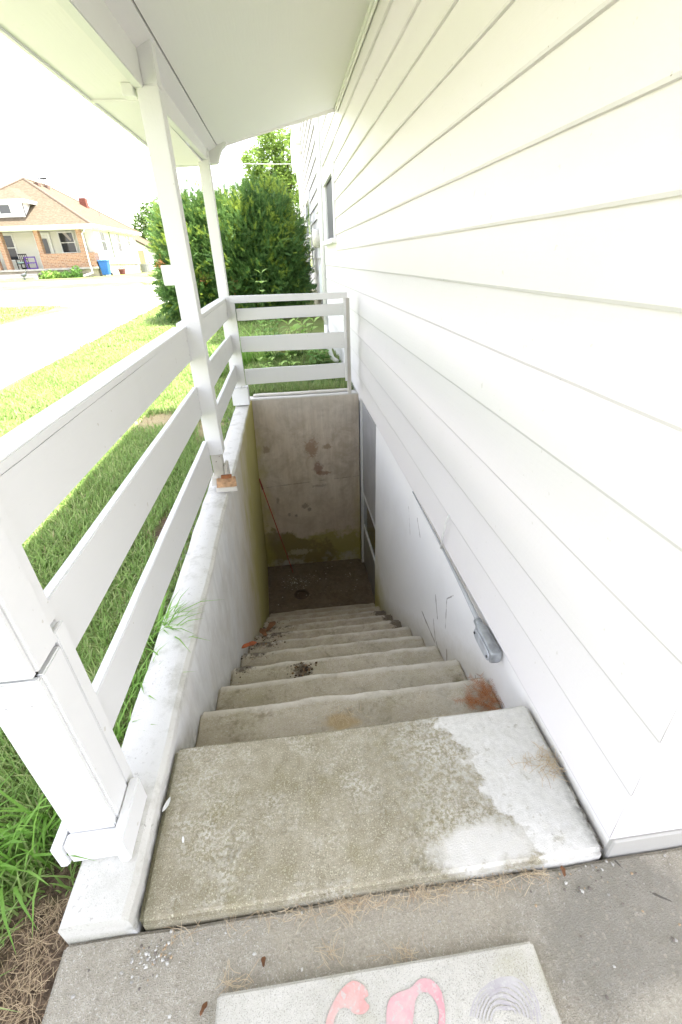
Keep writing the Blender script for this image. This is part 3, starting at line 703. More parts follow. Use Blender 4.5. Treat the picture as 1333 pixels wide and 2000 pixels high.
rail(r2,'rail_board',(2.642,.803,.949),(4.418,.797,.949),-.556,-.531,6)
rail(r2,'rail_board',(2.642,.522,.695),(4.418,.510,.668),-.556,-.531,7)
rail(r2,'rail_board',(2.642,.27,.395),(4.418,.245,.402),-.556,-.531,8)
r3 = thing('board_railing', 'white board railing across the far end of the stairwell', 'railing', (.05,4.45,.2), 'porch board railings')
def xrail(name, za, zb, zc, zd, y0, y1, x0=-.4575, x1=.532, seed=0):
    m = MB(); m.hexa([(x0,y0,za),(x1,y0,zc),(x1,y1,zc),(x0,y1,za),(x0,y0,zb),(x1,y0,zd),(x1,y1,zd),(x0,y1,zb)])
    return rough(m.build(name, M_rail, r3, bevel=.003, seg=2), [(0,.12)], .002, 3, seed)
xrail('cap_rail',.928,.985,.926,.974,4.405,4.49,-.50,.548,11)
xrail('rail_board',.780,.878,.786,.884,4.447,4.470,-.455,.545,12)
xrail('rail_board',.508,.643,.494,.640,4.447,4.470,-.455,.545,13)
xrail('rail_board',.205,.350,.218,.356,4.447,4.470,-.455,.545,14)
m = MB(); m.box(.512,.536,4.424,4.446,.19,.928); rough(m.build('end_strip', M_rail, r3, bevel=.002), [(2,.15)], .002, 3, 5)
m = MB(); m.box(.537,.572,4.4475,4.485,.05,.925); m.build('end_post', M_oldwood, r3, bevel=.003)

# ------------------------------------------------------------------ porch roof
pr = thing('porch_roof', 'white porch roof over the stairs with painted plywood ceiling', 'porch roof', (.1,2.5,2.0))
SL = .445
def cz(x): return 2.04+SL*(x+.44)
def cpt(x, y, dz=0): return (x, y, cz(x)+dz)
# ceiling panels, open joint along the crack at x=-.44
m = MB()
a = [(-.4355,-1.6),( .668,-1.6),( .668,5.74),(-.4355,4.665)]
m.add([cpt(x,y) for x,y in a]+[cpt(x,y,.012) for x,y in a], [(0,1,2,3),(7,6,5,4),(0,4,5,1),(1,5,6,2),(2,6,7,3),(3,7,4,0)])
m.build('ceiling_panel', M_ceil, pr)
m = MB(); a = [(-.522,-1.6),(-.4425,-1.6),(-.4425,4.64),(-.522,4.60)]
m.add([cpt(x,y,-.001) for x,y in a]+[cpt(x,y,.012) for x,y in a], [(0,1,2,3),(7,6,5,4),(0,4,5,1),(1,5,6,2),(2,6,7,3),(3,7,4,0)])
m.build('ceiling_strip', M_ceil, pr)
m = MB(); a = [(.668,-1.6),(2.4,-1.6),(2.4,.43),(.668,.43)]  # unseen wing past the house corner, added to keep the foreground shaded
m.add([cpt(x,y) for x,y in a]+[cpt(x,y,.012) for x,y in a], [(0,1,2,3),(7,6,5,4),(0,4,5,1),(1,5,6,2),(2,6,7,3),(3,7,4,0)])
m.build('ceiling_panel', M_ceil, pr)  # the added unseen wing, for shade only
m = MB(); m.add([cpt(-.50,-1.6,.02),cpt(-.38,-1.6,.02),cpt(-.38,4.62,.02),cpt(-.50,4.6,.02),cpt(-.50,-1.6,.05),cpt(-.38,-1.6,.05),cpt(-.38,4.62,.05),cpt(-.50,4.6,.05)],[(0,3,2,1),(4,5,6,7),(0,1,5,4),(1,2,6,5),(2,3,7,6),(3,0,4,7)]); m.build('joint_shade_strip', M_dark, pr)  # black strip above the open joint, added to show shade in the gap
# beam on the posts
def beam_piece(y0, z0, z1, y1, z2, z3):
    m = MB(); m.hexa([(-.553,y0,z0),(-.513,y0,z0),(-.513,y1,z2),(-.553,y1,z2),(-.553,y0,z1),(-.513,y0,z1),(-.513,y1,z3),(-.553,y1,z3)])
    return rough(m.build('beam', M_post, pr, bevel=.003, seg=2), [(1,.25)], .0015, 2)
beam_piece(-1.6, 1.83, 2.02, 2.6, 1.888, 2.02); beam_piece(2.601, 1.888, 2.02, 4.56, 1.945, 2.05)
# outer soffit in two sheets with a batten, and eave fascia
def sof(y0, y1, z0, z1, xa, xb):
    m = MB(); m.hexa([(xa,y0,z0),(-.5565,y0,z0),(-.5565,y1,z1),(xb,y1,z1),(xa,y0,z0+.012),(-.5565,y0,z0+.012),(-.5565,y1,z1+.012),(xb,y1,z1+.012)])
    m.build('soffit_panel', M_ceil, pr)
sof(-1.6,2.785,1.86,1.905,-.80,-.80); sof(2.789,4.54,1.905,1.925,-.80,-.79)
m = MB(); m.box(-.80,-.5535,2.772,2.802,1.897,1.904); m.build('joint_batten', M_ceil, pr)
m = MB(); m.box(-.602,-.5535,2.54,2.60,1.86,1.902); m.build('blocking', M_post, pr, bevel=.003)
m = MB(); m.hexa([(-.822,-1.6,1.852),(-.802,-1.6,1.852),(-.792,4.56,1.918),(-.812,4.56,1.918),(-.822,-1.6,2.0),(-.802,-1.6,2.0),(-.792,4.56,2.02),(-.812,4.56,2.02)])
rough(m.build('fascia', M_trim, pr, bevel=.003), [(1,.3)], .002, 2)
# end board with rounded corner, and the raked rim running back to the house
m = MB(); E = [(-.80,1.915),(-.455,1.93),(-.440,1.945),(-.425,1.985),(-.405,2.02),(-.37,2.045),(-.37,2.075),(-.80,2.03)]
m.prism([(x,4.545,z) for x,z in E], (0,.06,0)); m.build('end_board', M_trim, pr, bevel=.004)
m = MB(); n = 16
for i in range(n+1):
    t = i/n; x = -.42+1.085*t; y = 4.60+1.12*t; d = .012+.020*t
    for (ox, dz) in ((0,-d),(.03,-d+.01),(.03,.03),(0,.03)): m.v.append((x-ox*.7, y+ox*.7, cz(x)+dz))
for i in range(n):
    for k in range(4): a = i*4; m.f.append((a+k, a+(k+1)%4, a+4+(k+1)%4, a+4+k)); m.mi.append(0)
m.f += [(3,2,1,0),(n*4,n*4+1,n*4+2,n*4+3)]; m.mi += [0,0]
m.build('rake_rim', M_ceil, pr)
m = MB()
for (x0,x1,z0,z1) in ((.622,.646,2.490,2.520),(.634,.6445,2.468,2.489)): m.box(x0,x1,-.0,5.70,z0,z1)
m.build('cornice_moulding', M_ceil, pr, bevel=.003)
# roof deck above; casts the porch shade, with an unseen wing added to widen it
m = MB(); a = [(-.83,-1.62),(2.42,-1.62),(2.42,.44),(.64,.44),(.64,5.70),(-.40,4.66),(-.83,4.60)]
zt = lambda x: max(2.09, cz(x)+.10)
m.add([(x,y,zt(x)) for x,y in a]+[(x,y,zt(x)+.03) for x,y in a], [tuple(range(7)), tuple(range(13,6,-1))]+[(i,(i+1)%7,7+(i+1)%7,7+i) for i in range(7)])
m.build('roof_deck', rfm, pr)

# ------------------------------------------------------------------ grass, tufts, straw
def blades(name, base, h, wd, lean, az, mat, parent=None, droop=.35):
    """base (n,3) roots; h, wd, lean, az arrays; each blade is a bent strip of two quads and a tip"""
    n = len(base); d = np.stack([np.cos(az), np.sin(az), np.zeros(n)], 1); s = np.stack([-np.sin(az), np.cos(az), np.zeros(n)], 1)
    up = np.array([0,0,1.])
    def at(t, wf):
        hor = (lean*t**1.6)[:,None]*h[:,None]*d; ver = (h*t*(1-droop*lean*t*t))[:,None]*up
        p = base+hor+ver; q = s*(wd*wf*.5)[:,None]; return p-q, p+q
    a0, b0 = at(0., 1.); a1, b1 = at(.4, .95); a2, b2 = at(.75, .65); tip, _ = at(1., 0.)
    V = np.stack([a0,b0,a1,b1,a2,b2,tip], 1).reshape(-1,3); o = np.arange(n)*7
    Q = np.concatenate([np.stack([o,o+1,o+3,o+2],1), np.stack([o+2,o+3,o+5,o+4],1)]); T = np.stack([o+4,o+5,o+6],1)
    return add_mesh(name, fast_mesh(name, V, Q, T, mat), parent)
def rnd(a, b, n): return RNG.uniform(a, b, n)
def field(n, x0, x1, y0, y1, h0, h1, w0, w1, l0=.2, l1=1.0, keep=None):
    x = rnd(x0,x1,n); y = rnd(y0,y1,n)
    pn = np.array([noise.noise(Vector((a*1.7,b*1.7,3))) for a, b in zip(x, y)])
    ok = rnd(-.75,.9,n) > -pn-.45
    if keep is not None: ok &= keep(x, y)
    x, y, pn = x[ok], y[ok], pn[ok]; m = len(x)
    b = np.stack([x, y, gz(y)-.004], 1)
    return b, rnd(h0,h1,m)*(1+.5*pn), rnd(w0,w1,m), rnd(l0,l1,m), rnd(0,6.283,m)
def cat(*fs): return [np.concatenate([f[i] for f in fs]) for i in range(5)]
soil = lambda x, y: ~((((x+.67)/.10)**2+((y-.40)/.22)**2 < rnd(.5,1.1,len(x))) | (((x+.76)/.10)**2+((y-2.25)/.25)**2 < rnd(.5,1.1,len(x))) | (((x+1.32)/.26)**2+((y-4.35)/.24)**2 < rnd(.3,1.3,len(x))) | (((x+.80)/.13)**2+((y-4.0)/.45)**2 < rnd(.2,1.2,len(x))))
G = cat(field(26000,-1.7,-.61,-.4,1.6,.035,.085,.0035,.006,keep=soil), field(42000,-2.2,-.61,1.6,4.0,.035,.08,.004,.007,keep=soil),
        field(42000,-3.52,-.60,4.0,8.0,.035,.075,.006,.011,keep=soil), field(26000,-3.55,-.2,8.0,13.8,.04,.08,.012,.02), field(6000,-3.5,-1.7,-.4,4.0,.035,.08,.004,.007))
tag(blades('lawn_grass', *G, M_grass), 'short green lawn grass beside the retaining wall', 'grass', kind='stuff')
B = field(9000,-11,-6.55,10.5,15.4,.04,.08,.02,.035, keep=lambda x,y: y < 15.2-.35*np.maximum(0,-6.9-x)*0)
tag(blades('island_grass', *B, M_grass), 'grass patch across the driveway', 'grass', kind='stuff')
def dryg(n, x0, x1, y0, y1, h0, h1):
    b, h, wd, l, a = field(n, x0, x1, y0, y1, h0, h1, .0035, .006); return b, h, wd, l, a
tag(blades('dry_grass', *dryg(5000,-3.2,-.62,.8,9,.03,.06), M_straw), 'dry straw coloured blades among the lawn', 'dry grass', kind='stuff')
def tuft(name, label, cx, cy, n, r, h0, h1, w0, w1, mat, az0=0, azr=6.283, l0=.3, l1=1.1, z=None, group=None, droop=.45):
    t = np.sqrt(rnd(0,1,n))*r; f = rnd(0,6.283,n)
    x = cx+t*np.cos(f); y = cy+t*np.sin(f)
    b = np.stack([x, y, (gz(y) if z is None else np.full(n, z))-.004], 1)
    return tag(blades(name, b, rnd(h0,h1,n), rnd(w0,w1,n), rnd(l0,l1,n), az0+rnd(-azr/2,azr/2,n), mat, droop=droop), label, 'grass tuft', group)
tuft('grass_tuft','broad bladed crabgrass clump left of the foot of the nearest post',-.78,.66,70,.09,.12,.26,.006,.011,M_tuft,az0=-1.2,azr=5)
tuft('grass_tuft','broad bladed crabgrass clump by the lower left edge of the photo',-.95,.62,70,.12,.12,.24,.006,.010,M_tuft)
tuft('grass_tuft','fine dark grass clump at the edge of the bare soil in the lower left',-.86,.40,220,.12,.07,.15,.002,.004,M_grass,az0=-.5,azr=5)
tuft('grass_tuft','fine grass clump at the very lower left edge of the photo',-.90,.22,220,.12,.07,.15,.002,.004,M_grass)
tuft('grass_tuft','long grass tuft leaning over the retaining wall between posts',-.63,1.36,60,.07,.12,.25,.0045,.009,M_tuft,az0=.1,azr=2.4,l0=.5,l1=1.1)
tuft('grass_tuft','grass tuft spilling over the wall just behind the nearest post',-.635,1.12,42,.06,.08,.19,.004,.008,M_tuft,az0=.2,azr=2.8,l0=.4,l1=1.1)
tuft('grass_tuft','small grass tuft at the wall beside the lowest rail near the post',-.64,.92,30,.06,.08,.18,.004,.007,M_tuft,az0=0.,azr=3)
# pine straw and mulch
def straws(name, label, pts, L0, L1, wd, mat, z0):
    n = len(pts); az = rnd(0,6.283,n); L = rnd(L0,L1,n); cv = rnd(-.35,.35,n)
    V = []; Q = []
    for i,(x,y,z) in enumerate(pts):
        d = np.array([math.cos(az[i]),math.sin(az[i])]); s = np.array([-d[1],d[0]])
        ctr = [np.array([x,y])+d*L[i]*(t-.5)+s*cv[i]*L[i]*(t-.5)**2*2 for t in (0,.33,.66,1)]
        o = len(V); tl = random.uniform(-.02,.02)*L[i]*6
        for k, p in enumerate(ctr):
            zz_ = z+.0025+(abs(tl)*(k/3 if tl > 0 else 1-k/3))+random.uniform(0,.003)
            V += [(p[0]-s[0]*wd/2,p[1]-s[1]*wd/2,zz_),(p[0]+s[0]*wd/2,p[1]+s[1]*wd/2,zz_+wd*.3)]
        Q += [(o+2*k,o+2*k+1,o+2*k+3,o+2*k+2) for k in range(3)]
    return tag(add_mesh(name, fast_mesh(name, np.array(V), np.array(Q), np.zeros((0,3),int), mat)), label, 'straw', kind='stuff')
pts = [(random.gauss(-.665,.035), random.uniform(.24,.54), gzf(.4)+random.uniform(0,.014)) for _ in range(520)]
straws('mulch_straw','brown straw mulch along the walkway edge in the lower left',pts,.012,.06,.0010,M_straw,0)
pts = []
for _ in range(230):
    t = random.random()**.8; x = -.25+.75*t; pts.append((x+random.gauss(0,.01), .443-abs(random.gauss(0,.012))+random.gauss(0,.003), -.028))
for cx_,cy_,n_,sp in ((.03,.43,50,.03),(.20,.435,40,.03),(-.02,.36,16,.02),(-.22,.34,20,.02),(.13,.335,24,.02),(-.33,.43,12,.03)):
    pts += [(random.gauss(cx_,sp), min(.444,random.gauss(cy_,sp*.4)), -.028) for _ in range(n_)]
straws('pine_straw','pale pine straw collected along the joint before the landing',pts,.012,.05,.0009,M_pale,0)
pts = [(random.gauss(.618,.016), random.gauss(.66,.025), .002) for _ in range(60)]+[(random.gauss(.55,.03), random.gauss(.68,.012), .002) for _ in range(14)]
straws('pine_straw','little nest of dry straw caught against the foundation on the landing',pts,.02,.06,.0011,M_pale,0)
pts = [(random.gauss(.07,.04), random.gauss(1.02,.018), -.19) for _ in range(90)]
straws('pine_straw','tan patch of fine straw on the second stair',pts,.01,.035,.001,M_pale,0)
# pebbles and grit
def pebbles(name, label, pts, r0, r1, mats):
    m = MB()
    ic = [(0,0,1),(.9,0,.1),(.28,.85,.1),(-.72,.53,.1),(-.72,-.53,.1),(.28,-.85,.1),(0,0,-.6)]
    for (x,y,z) in pts:
        r = random.uniform(r0,r1); a = random.uniform(0,6.28); q = random.uniform(.6,1.3); mi = random.randrange(len(mats))
        vv = [(x+r*(p[0]*math.cos(a)*q-p[1]*math.sin(a))*random.uniform(.75,1.2), y+r*(p[0]*math.sin(a)*q+p[1]*math.cos(a))*random.uniform(.75,1.2), z+r*.55*p[2]*random.uniform(.7,1.1)) for p in ic]
        m.add(vv, [(0,1,2),(0,2,3),(0,3,4),(0,4,5),(0,5,1),(6,2,1),(6,3,2),(6,4,3),(6,5,4),(6,1,5)], mi)
    return tag(m.build(name, mats), label, 'grit', kind='stuff')
pm = [plain('pebble_white',(.50,.49,.45),.8), plain('pebble_grey',(.33,.32,.29),.8), plain('pebble_tan',(.36,.27,.17),.8), plain('pebble_dark',(.16,.14,.12),.8)]
pts = [(random.gauss(-.40,.025), random.gauss(.40,.02), -.028) for _ in range(70)]+[(random.gauss(.58,.05), random.gauss(.43,.03), -.028) for _ in range(55)]
pts = [p for p in pts if p[1] < .445]
pebbles('broken_grit','broken grey grit lying in the joint corners of the walkway',pts,.0015,.0045,pm)
pts = [(random.uniform(-.55,.9), random.uniform(.16,.44), -.028) for _ in range(70)]
pebbles('scattered_grit','small stones scattered over the worn walkway',pts,.0015,.005,pm)
pts = [(random.uniform(-.66,-.61), random.uniform(1.3,4.3), gzf(2)+.004) for _ in range(700)]
pebbles('wall_gravel','gravel strip along the outer foot of the retaining wall',pts,.006,.016,pm[1:])
pts = [(random.gauss(-.17,.1), random.gauss(4.3,.07), -2.132) for _ in range(50)]+[(random.uniform(-.4,.6), random.uniform(3.7,4.6), -2.132) for _ in range(30)]
pebbles('paint_flakes','pale paint flakes scattered on the dark stairwell floor',pts,.004,.011,pm[:1])
def flake(name, label, c, r, mat, z, catg, n=9, thick=.002, stretch=(1,1), rot=0.):
    m = MB(); P = []
    for i in range(n):
        t = 2*math.pi*i/n; q = r*random.uniform(.7,1.15); x = q*math.cos(t)*stretch[0]; y = q*math.sin(t)*stretch[1]
        P.append((c[0]+x*math.cos(rot)-y*math.sin(rot), c[1]+x*math.sin(rot)+y*math.cos(rot), z+.001))
    m.prism(P, (0,0,thick)); return tag(m.build(name, mat), label, catg)
flake('paint_chip','white paint chip on the left of the landing',(-.43,.695),.014,M_trim,0.,'paint chip',7,.002,(.45,1.4),-.35)
flake('paint_chip','tiny white paint fleck near the front left of the landing',(-.37,.605),.006,M_trim,0.,'paint chip',6,.002,(.5,1.2),.2)
M_leaf = plain('dead_leaf_brown',(.16,.075,.035),.85,var=.4)
def deadleaf(label, c, r, z, rot, group=None, mat=None):
    m = MB(); n = 8; P = []
    for sgn in (1,-1):
        for i in range(n+1):
            t = i/n; wv = math.sin(math.pi*t)**.7*.38*r*sgn*(1+.25*math.sin(9*t+rot)); l = (t-.5)*2*r
            P.append((l, wv, .004+.5*abs(wv)*.6+.006*math.sin(3*t+rot)))
    o = len(m.v)
    for l, q, h in P: m.v.append((c[0]+l*math.cos(rot)-q*math.sin(rot), c[1]+l*math.sin(rot)+q*math.cos(rot), z+h))
    for i in range(n): m.f.append((o+i,o+i+1,o+n+2+i,o+n+1+i)); m.mi.append(0)
    return tag(m.build('dead_leaf', mat or M_leaf), label, 'dead leaf', group)
deadleaf('curled rust orange leaf at the left end of the fifth stair',(-.40,2.00),.05,-.776,.4,mat=M_orange)
deadleaf('brown curled leaf in the left corner of a lower stair',(-.35,2.76),.07,-1.358,1.1)
deadleaf('brown leaf heap top leaf at left of the sixth stair',(-.38,2.5),.06,-1.164,2.)
deadleaf('reddish fallen leaf on the dark stairwell floor',(.30,3.75),.05,-2.133,.3,mat=M_orange)
deadleaf('small brown leaf lying at the front joint near the house corner',(.535,.435),.014,-.03,1.2)
deadleaf('tiny brown leaf beside the painted stone',(-.28,.31),.012,-.03,1.2)
deadleaf('brown leaf curl above the painted stone corner',(-.165,.365),.012,-.03,1.7)
# dead evergreen sprig on the second stair
def sprig_mesh(name, label, c, n, L, mat, catg):
    V = []; T = []
    for i in range(n):
        a = random.uniform(0,6.28); p0 = np.array(c)+np.array([random.gauss(0,.030),random.gauss(0,.022),random.uniform(.003,.03)])
        d = np.array([math.cos(a),math.sin(a),random.uniform(-.1,.6)]); d /= np.linalg.norm(d); l = L*random.uniform(.4,1.)
        s = np.cross(d,[0,0,1]); s /= np.linalg.norm(s); tip = p0+d*l; o = len(V)
        V += [tuple(p0-s*.0016),tuple(p0+s*.0016),tuple(tip)]; T.append((o,o+1,o+2))
    m = MB(); o = add_mesh(name, fast_mesh(name, np.array(V), np.zeros((0,4),int), np.array(T), mat)); return tag(o, label, catg)
V = []; T = []; ctr = [(.612,1.035,-.178),(.575,1.02,-.182),(.63,1.005,-.180),(.545,1.03,-.185),(.618,1.07,-.175),(.60,.995,-.183)]
for cx_,cy_,cz_ in ctr:
    for st in range(5):
        a = random.uniform(0,6.28); L = random.uniform(.04,.075); d = np.array([math.cos(a),math.sin(a),random.uniform(-.05,.35)])
        for q in range(12):
            p0 = np.array([cx_,cy_,cz_])+d*L*q/11; p0[2] = max(p0[2],-.192)
            for sg in (-1,1):
                b = a+sg*1.0; e = np.array([math.cos(b),math.sin(b),random.uniform(-.2,.4)])*random.uniform(.012,.026); s = np.cross(e,[0,0,1]); s = s/np.linalg.norm(s)*.0009; o = len(V)
                V += [p0-s,p0+s,p0+e]; T.append((o,o+1,o+2))
            o = len(V)
tag(add_mesh('dead_sprig', fast_mesh('dead_sprig', np.array(V), np.zeros((0,4),int), np.array(T), M_deadtwig)), 'rust brown dead evergreen sprig on the right end of the second stair', 'sprig')

# ------------------------------------------------------------------ small things by the wall
scrap = thing('broken_trim', 'split piece of bare wood trim lying at the rotted post foot', 'wood scrap', (-.46,2.5,.04))
m = MB(); m.hexa([(-.512,2.478,.050),(-.395,2.492,.052),(-.405,2.56,.090),(-.52,2.548,.088),(-.512,2.474,.062),(-.395,2.488,.064),(-.405,2.556,.104),(-.52,2.544,.102)])
rough(m.build('split_board', M_chip, scrap, bevel=.002), [(0,.02),(1,.02)], .003, 20)
m = MB(); m.box(-.515,-.392,2.470,2.482,.040,.066); rough(m.build('painted_edge', M_oldwood, scrap, bevel=.002), [(0,.02)], .003, 20)
m = MB(); m.box(-.49,-.425,2.54,2.562,.092,.115); rough(m.build('splinter', plain('rust_wood',(.30,.12,.05),.8), scrap, bevel=.002), [(0,.02)], .003, 20)
m = MB(); m.hexa([(-.555,2.55,.05),(-.50,2.55,.05),(-.505,2.59,.05),(-.55,2.59,.05),(-.545,2.555,.10),(-.51,2.555,.09),(-.515,2.58,.13),(-.54,2.58,.12)])
rough(m.build('paint_lump', M_oldwood, scrap), [(0,.02),(2,.02)], .005, 25)
stick = thing('red_stick', 'thin red stick leaning in the left rear corner of the stairwell', 'stick', (-.2,4.487,-2.13))
m = MB(); m.tube([(-.202,4.487,-2.13),(-.462,4.63,-.95)], .0052, 8); m.build('stick_shaft', M_red, stick, smooth=True)
m = MB(); m.tube([(-.447,4.622,-1.02),(-.475,4.638,-.89)], [.010,.008], 8); m.build('stick_grip', plain('faded_red_grip',(.30,.08,.05),.8), stick, smooth=True)

# painted stepping stone
M_stone = concrete('stone_paint', (.42,.405,.35), (.54,.525,.47), (.38,.365,.27), .15, 4., bumpk=.25)
stone = thing('painted_stone', 'pale rectangular stepping stone painted with pink flamingos and a grey palm', 'stepping stone', (.07,.1,-.03))
mb = MB(); mb.box(-.252,.3985,-.25,.3225,-.04,-.005); rough(mb.build('stone_slab', M_stone, stone, bevel=.005, seg=2), [(0,.06),(1,.06)], .0005, 8)
def printmat(name, a, b, under=(.47,.465,.43)):
    k = NB(name, .85, .2); n = k.noise(14, 5, .7); f = k.noise(120, 2)
    c = k.mix(k.ramp(n,(.35,0.),(.65,1.)), a, b)
    k.color(k.mix(k.ramp(f,(.56,0.),(.68,.8)), c, under)); k.bump(f,.2,.003); return k.m
M_pink = printmat('faded_pink_print', (.55,.29,.265), (.53,.41,.37)); M_hot = printmat('bright_pink_print', (.56,.29,.31), (.53,.41,.39)); M_palm = printmat('grey_palm_print', (.36,.335,.345), (.46,.445,.43))
def flat(name, pts, mat, z=-.0034, parent=stone):
    m = MB(); m.v = [(x,y,z) for x,y in pts]; m.f = [tuple(range(len(pts)))]; m.mi = [0]
    me = m.mesh(name, mat); bm = bmesh.new(); bm.from_mesh(me); bmesh.ops.triangulate(bm, faces=bm.faces[:]); bm.to_mesh(me); bm.free()
    return add_mesh(name, me, parent)
def spline(P, n=6):
    out = []
    P = [np.array(p) for p in P]; N = len(P)
    for i in range(N):
        p0,p1,p2,p3 = P[i-1],P[i],P[(i+1)%N],P[(i+2)%N]
        for j in range(n):
            t = j/n; out.append(tuple(.5*((2*p1)+(-p0+p2)*t+(2*p0-5*p1+4*p2-p3)*t*t+(-p0+3*p1-3*p2+p3)*t**3)))
    return out
def px(u, v, z=-.005):
    d = C2W @ Vector(((u-666.5)/870.26, (v-1000)/870.26, 1)); t = (z-1.25)/d.z; return (d.x*t, d.y*t)
flat('flamingo_print', spline([px(*p) for p in ((690,1916),(712,1926),(720,1944),(712,1952),(722,1966),(712,1980),(694,1981),(680,1970),(667,1970),(656,1985),(648,2012),(636,2012),(640,1985),(652,1957),(668,1932))]), M_pink)
flat('flamingo_print', spline([px(*p) for p in ((776,1940),(802,1930),(818,1914),(838,1912),(856,1926),(867,1952),(870,1990),(868,2015),(855,2015),(858,1980),(850,1955),(836,1940),(822,1940),(812,1955),(808,1985),(800,2012),(760,2012),(755,1985),(760,1955))]), M_hot)
for j, (r_, ph) in enumerate(((38,.5),(48,.4),(58,.25),(67,.18),(76,.1),(84,.2),(92,.0),(99,.1),(106,.15))):
    P = []; c0 = (985,2000)
    for sgn, q in ((1,0),(-1,-5.5)):
        rng_ = [ph+ (math.pi*.95-ph)*i/9 for i in range(10)]
        for t in (rng_ if sgn == 1 else rng_[::-1]): P.append(px(c0[0]+(r_+q)*math.cos(t)*.75, c0[1]-(r_+q*(1.5 if 1.0 < t < 2.2 else .6)+4*math.sin(3*t+j*.8))*math.sin(t)*1.02))
    flat('palm_print', P, M_palm, -.0035-.0002*j)

# ------------------------------------------------------------------ yew, trees, garden plants
def needles(parent, name, blobs, n, L0, L1, mats, nl=.06, nw=.013, tipfrac=.16):
    """sprays of needles over lumpy ellipsoid blobs (cx,cy,cz,rx,ry,rz)"""
    V = []; T = []; I = []
    wts = np.array([b[3]*b[5]+b[3]*b[4] for b in blobs]); wts /= wts.sum()
    lumps = {}
    for i in range(n):
        bi = RNG.choice(len(blobs), p=wts); b = blobs[bi]; c = np.array(b[:3]); r = np.array(b[3:])
        d = RNG.normal(size=3); d /= np.linalg.norm(d)
        if d[1] > .45 and random.random() < .7: continue
        q = noise.noise(Vector(tuple(d*2.6+bi*5.3)))*.26+noise.noise(Vector(tuple(d*6.5+bi*2.1)))*.20
        rad = (1+q)*random.choice((1.,1.04,.97,.9,.82,.7,1.12)); p = c+d*r*rad
        if p[2] < gzf(p[1])+.02: continue
        out = d*1.0+np.array([0,-.1,.22])+RNG.normal(size=3)*.45; out /= np.linalg.norm(out)
        L = random.uniform(L0,L1); s = np.cross(out, RNG.normal(size=3)); s /= np.linalg.norm(s); u = np.cross(s,out)
        tip = random.random() < tipfrac*(1.7 if d[2] > .2 else .7)*(2.2 if noise.noise(Vector(tuple(p*3.4))) > .12 else .25) and rad > .9*(1+q)
        k = 8; mi = 1 if tip else 0
        for j in range(k):
            t = (j+.5)/k; base = p+out*L*(t-.25); ll = nl*(1.1-.6*t)
            for sg in (-1,1):
                e = s*sg*.9+out*.75+u*random.uniform(-.35,.35); e = e/np.linalg.norm(e)*ll
                wv = out*nw*.5; o = len(V)
                V += [base-wv, base+wv, base+e]; T.append((o,o+1,o+2)); I.append(mi)
    me = fast_mesh(name, np.array(V), np.zeros((0,4),int), np.array(T), mats, I)
    return add_mesh(name, me, parent)
def stems(parent, name, base, tops, r0, mat=None):
    m = MB()
    for t in tops:
        mid = [base[i]+(t[i]-base[i])*.5+random.uniform(-.1,.1) for i in range(3)]
        m.tube([base, mid, t], [r0, r0*.7, r0*.25], 6)
    return m.build(name, mat or M_bark, parent, smooth=True)
yew = thing('yew_shrub', 'tall dense dark green yew shrub behind the far railing', 'shrub', (-1.0,11.2,.14))
blobs = [(-1.95,11.3,1.25,.72,.8,1.15),(-1.3,11.3,1.35,1.05,.85,1.10),(-.55,11.3,1.42,.98,.95,1.08),(-.1,11.2,1.2,.62,.8,1.12),(-.7,10.9,.95,1.05,.7,.85),(-1.9,10.9,.75,.75,.55,.65),(-.15,10.9,.75,.66,.6,.62),(-.55,11.3,1.85,.6,.5,.42),(-1.3,11.4,2.1,.34,.4,.34),(-2.25,11.5,1.85,.36,.5,.42)]
needles(yew, 'foliage', blobs, 36000, .09, .17, [M_yew, M_yewtip], .046, .0125, .24)
m = MB()
for b in blobs:      # dark inner mass of twigs so that the shrub is not see-through
    pass
core = needles(yew, 'inner_twigs', [(b[0],b[1],b[2],b[3]*.72,b[4]*.72,b[5]*.78) for b in blobs], 2600, .25, .40, [M_yew, M_yew], .13, .06, 0)
stems(yew, 'trunk', (-1.0,11.3,.12), [(-1.9,11.3,1.6),(-1.4,11.4,2.2),(-.5,11.3,2.2),(-.2,11.2,1.8),(-.9,11.0,1.4)], .06)
# small patches of dead orange twigs in the yew
m = []
V = []; T = []
for (cx_,cy_,cz_) in ((-2.45,10.55,1.25),(-1.62,10.5,.95),(-1.05,10.45,.82)):
    for i in range(60):
        p = np.array([cx_,cy_,cz_])+RNG.normal(size=3)*.055; e = RNG.normal(size=3); e = e/np.linalg.norm(e)*.05; s = np.array([.007,0,.007]); o = len(V)
        V += [p-s,p+s,p+e]; T.append((o,o+1,o+2))
tag(add_mesh('dead_twigs', fast_mesh('dead_twigs', np.array(V), np.zeros((0,4),int), np.array(T), M_deadtwig), yew), kind='stuff')

def leafcloud(parent, name, blobs, n, size, mat, flat_=.5, inner=.55):
    V = []; Q = []
    wts = np.array([(b[3]*b[4]*b[5])**.67 for b in blobs]); wts /= wts.sum()
    for i in range(n):
        bi = RNG.choice(len(blobs), p=wts); b = blobs[bi]
        d = RNG.normal(size=3); d /= np.linalg.norm(d); q = 1+.28*noise.noise(Vector(tuple(d*2.7+bi*3.3)))
        p = np.array(b[:3])+d*np.array(b[3:])*q*random.uniform(inner,1.05)
        a = RNG.normal(size=3); a[2] *= flat_; a /= np.linalg.norm(a); c = np.cross(a, RNG.normal(size=3)); c /= np.linalg.norm(c)
        s = size*random.uniform(.6,1.25); o = len(V)
        V += [p-a*s, p+c*s*.42, p+a*s, p-c*s*.42+np.array([0,0,-s*.1])]; Q.append((o,o+1,o+2,o+3))
    return add_mesh(name, fast_mesh(name, np.array(V), np.array(Q), np.zeros((0,3),int), mat), parent)
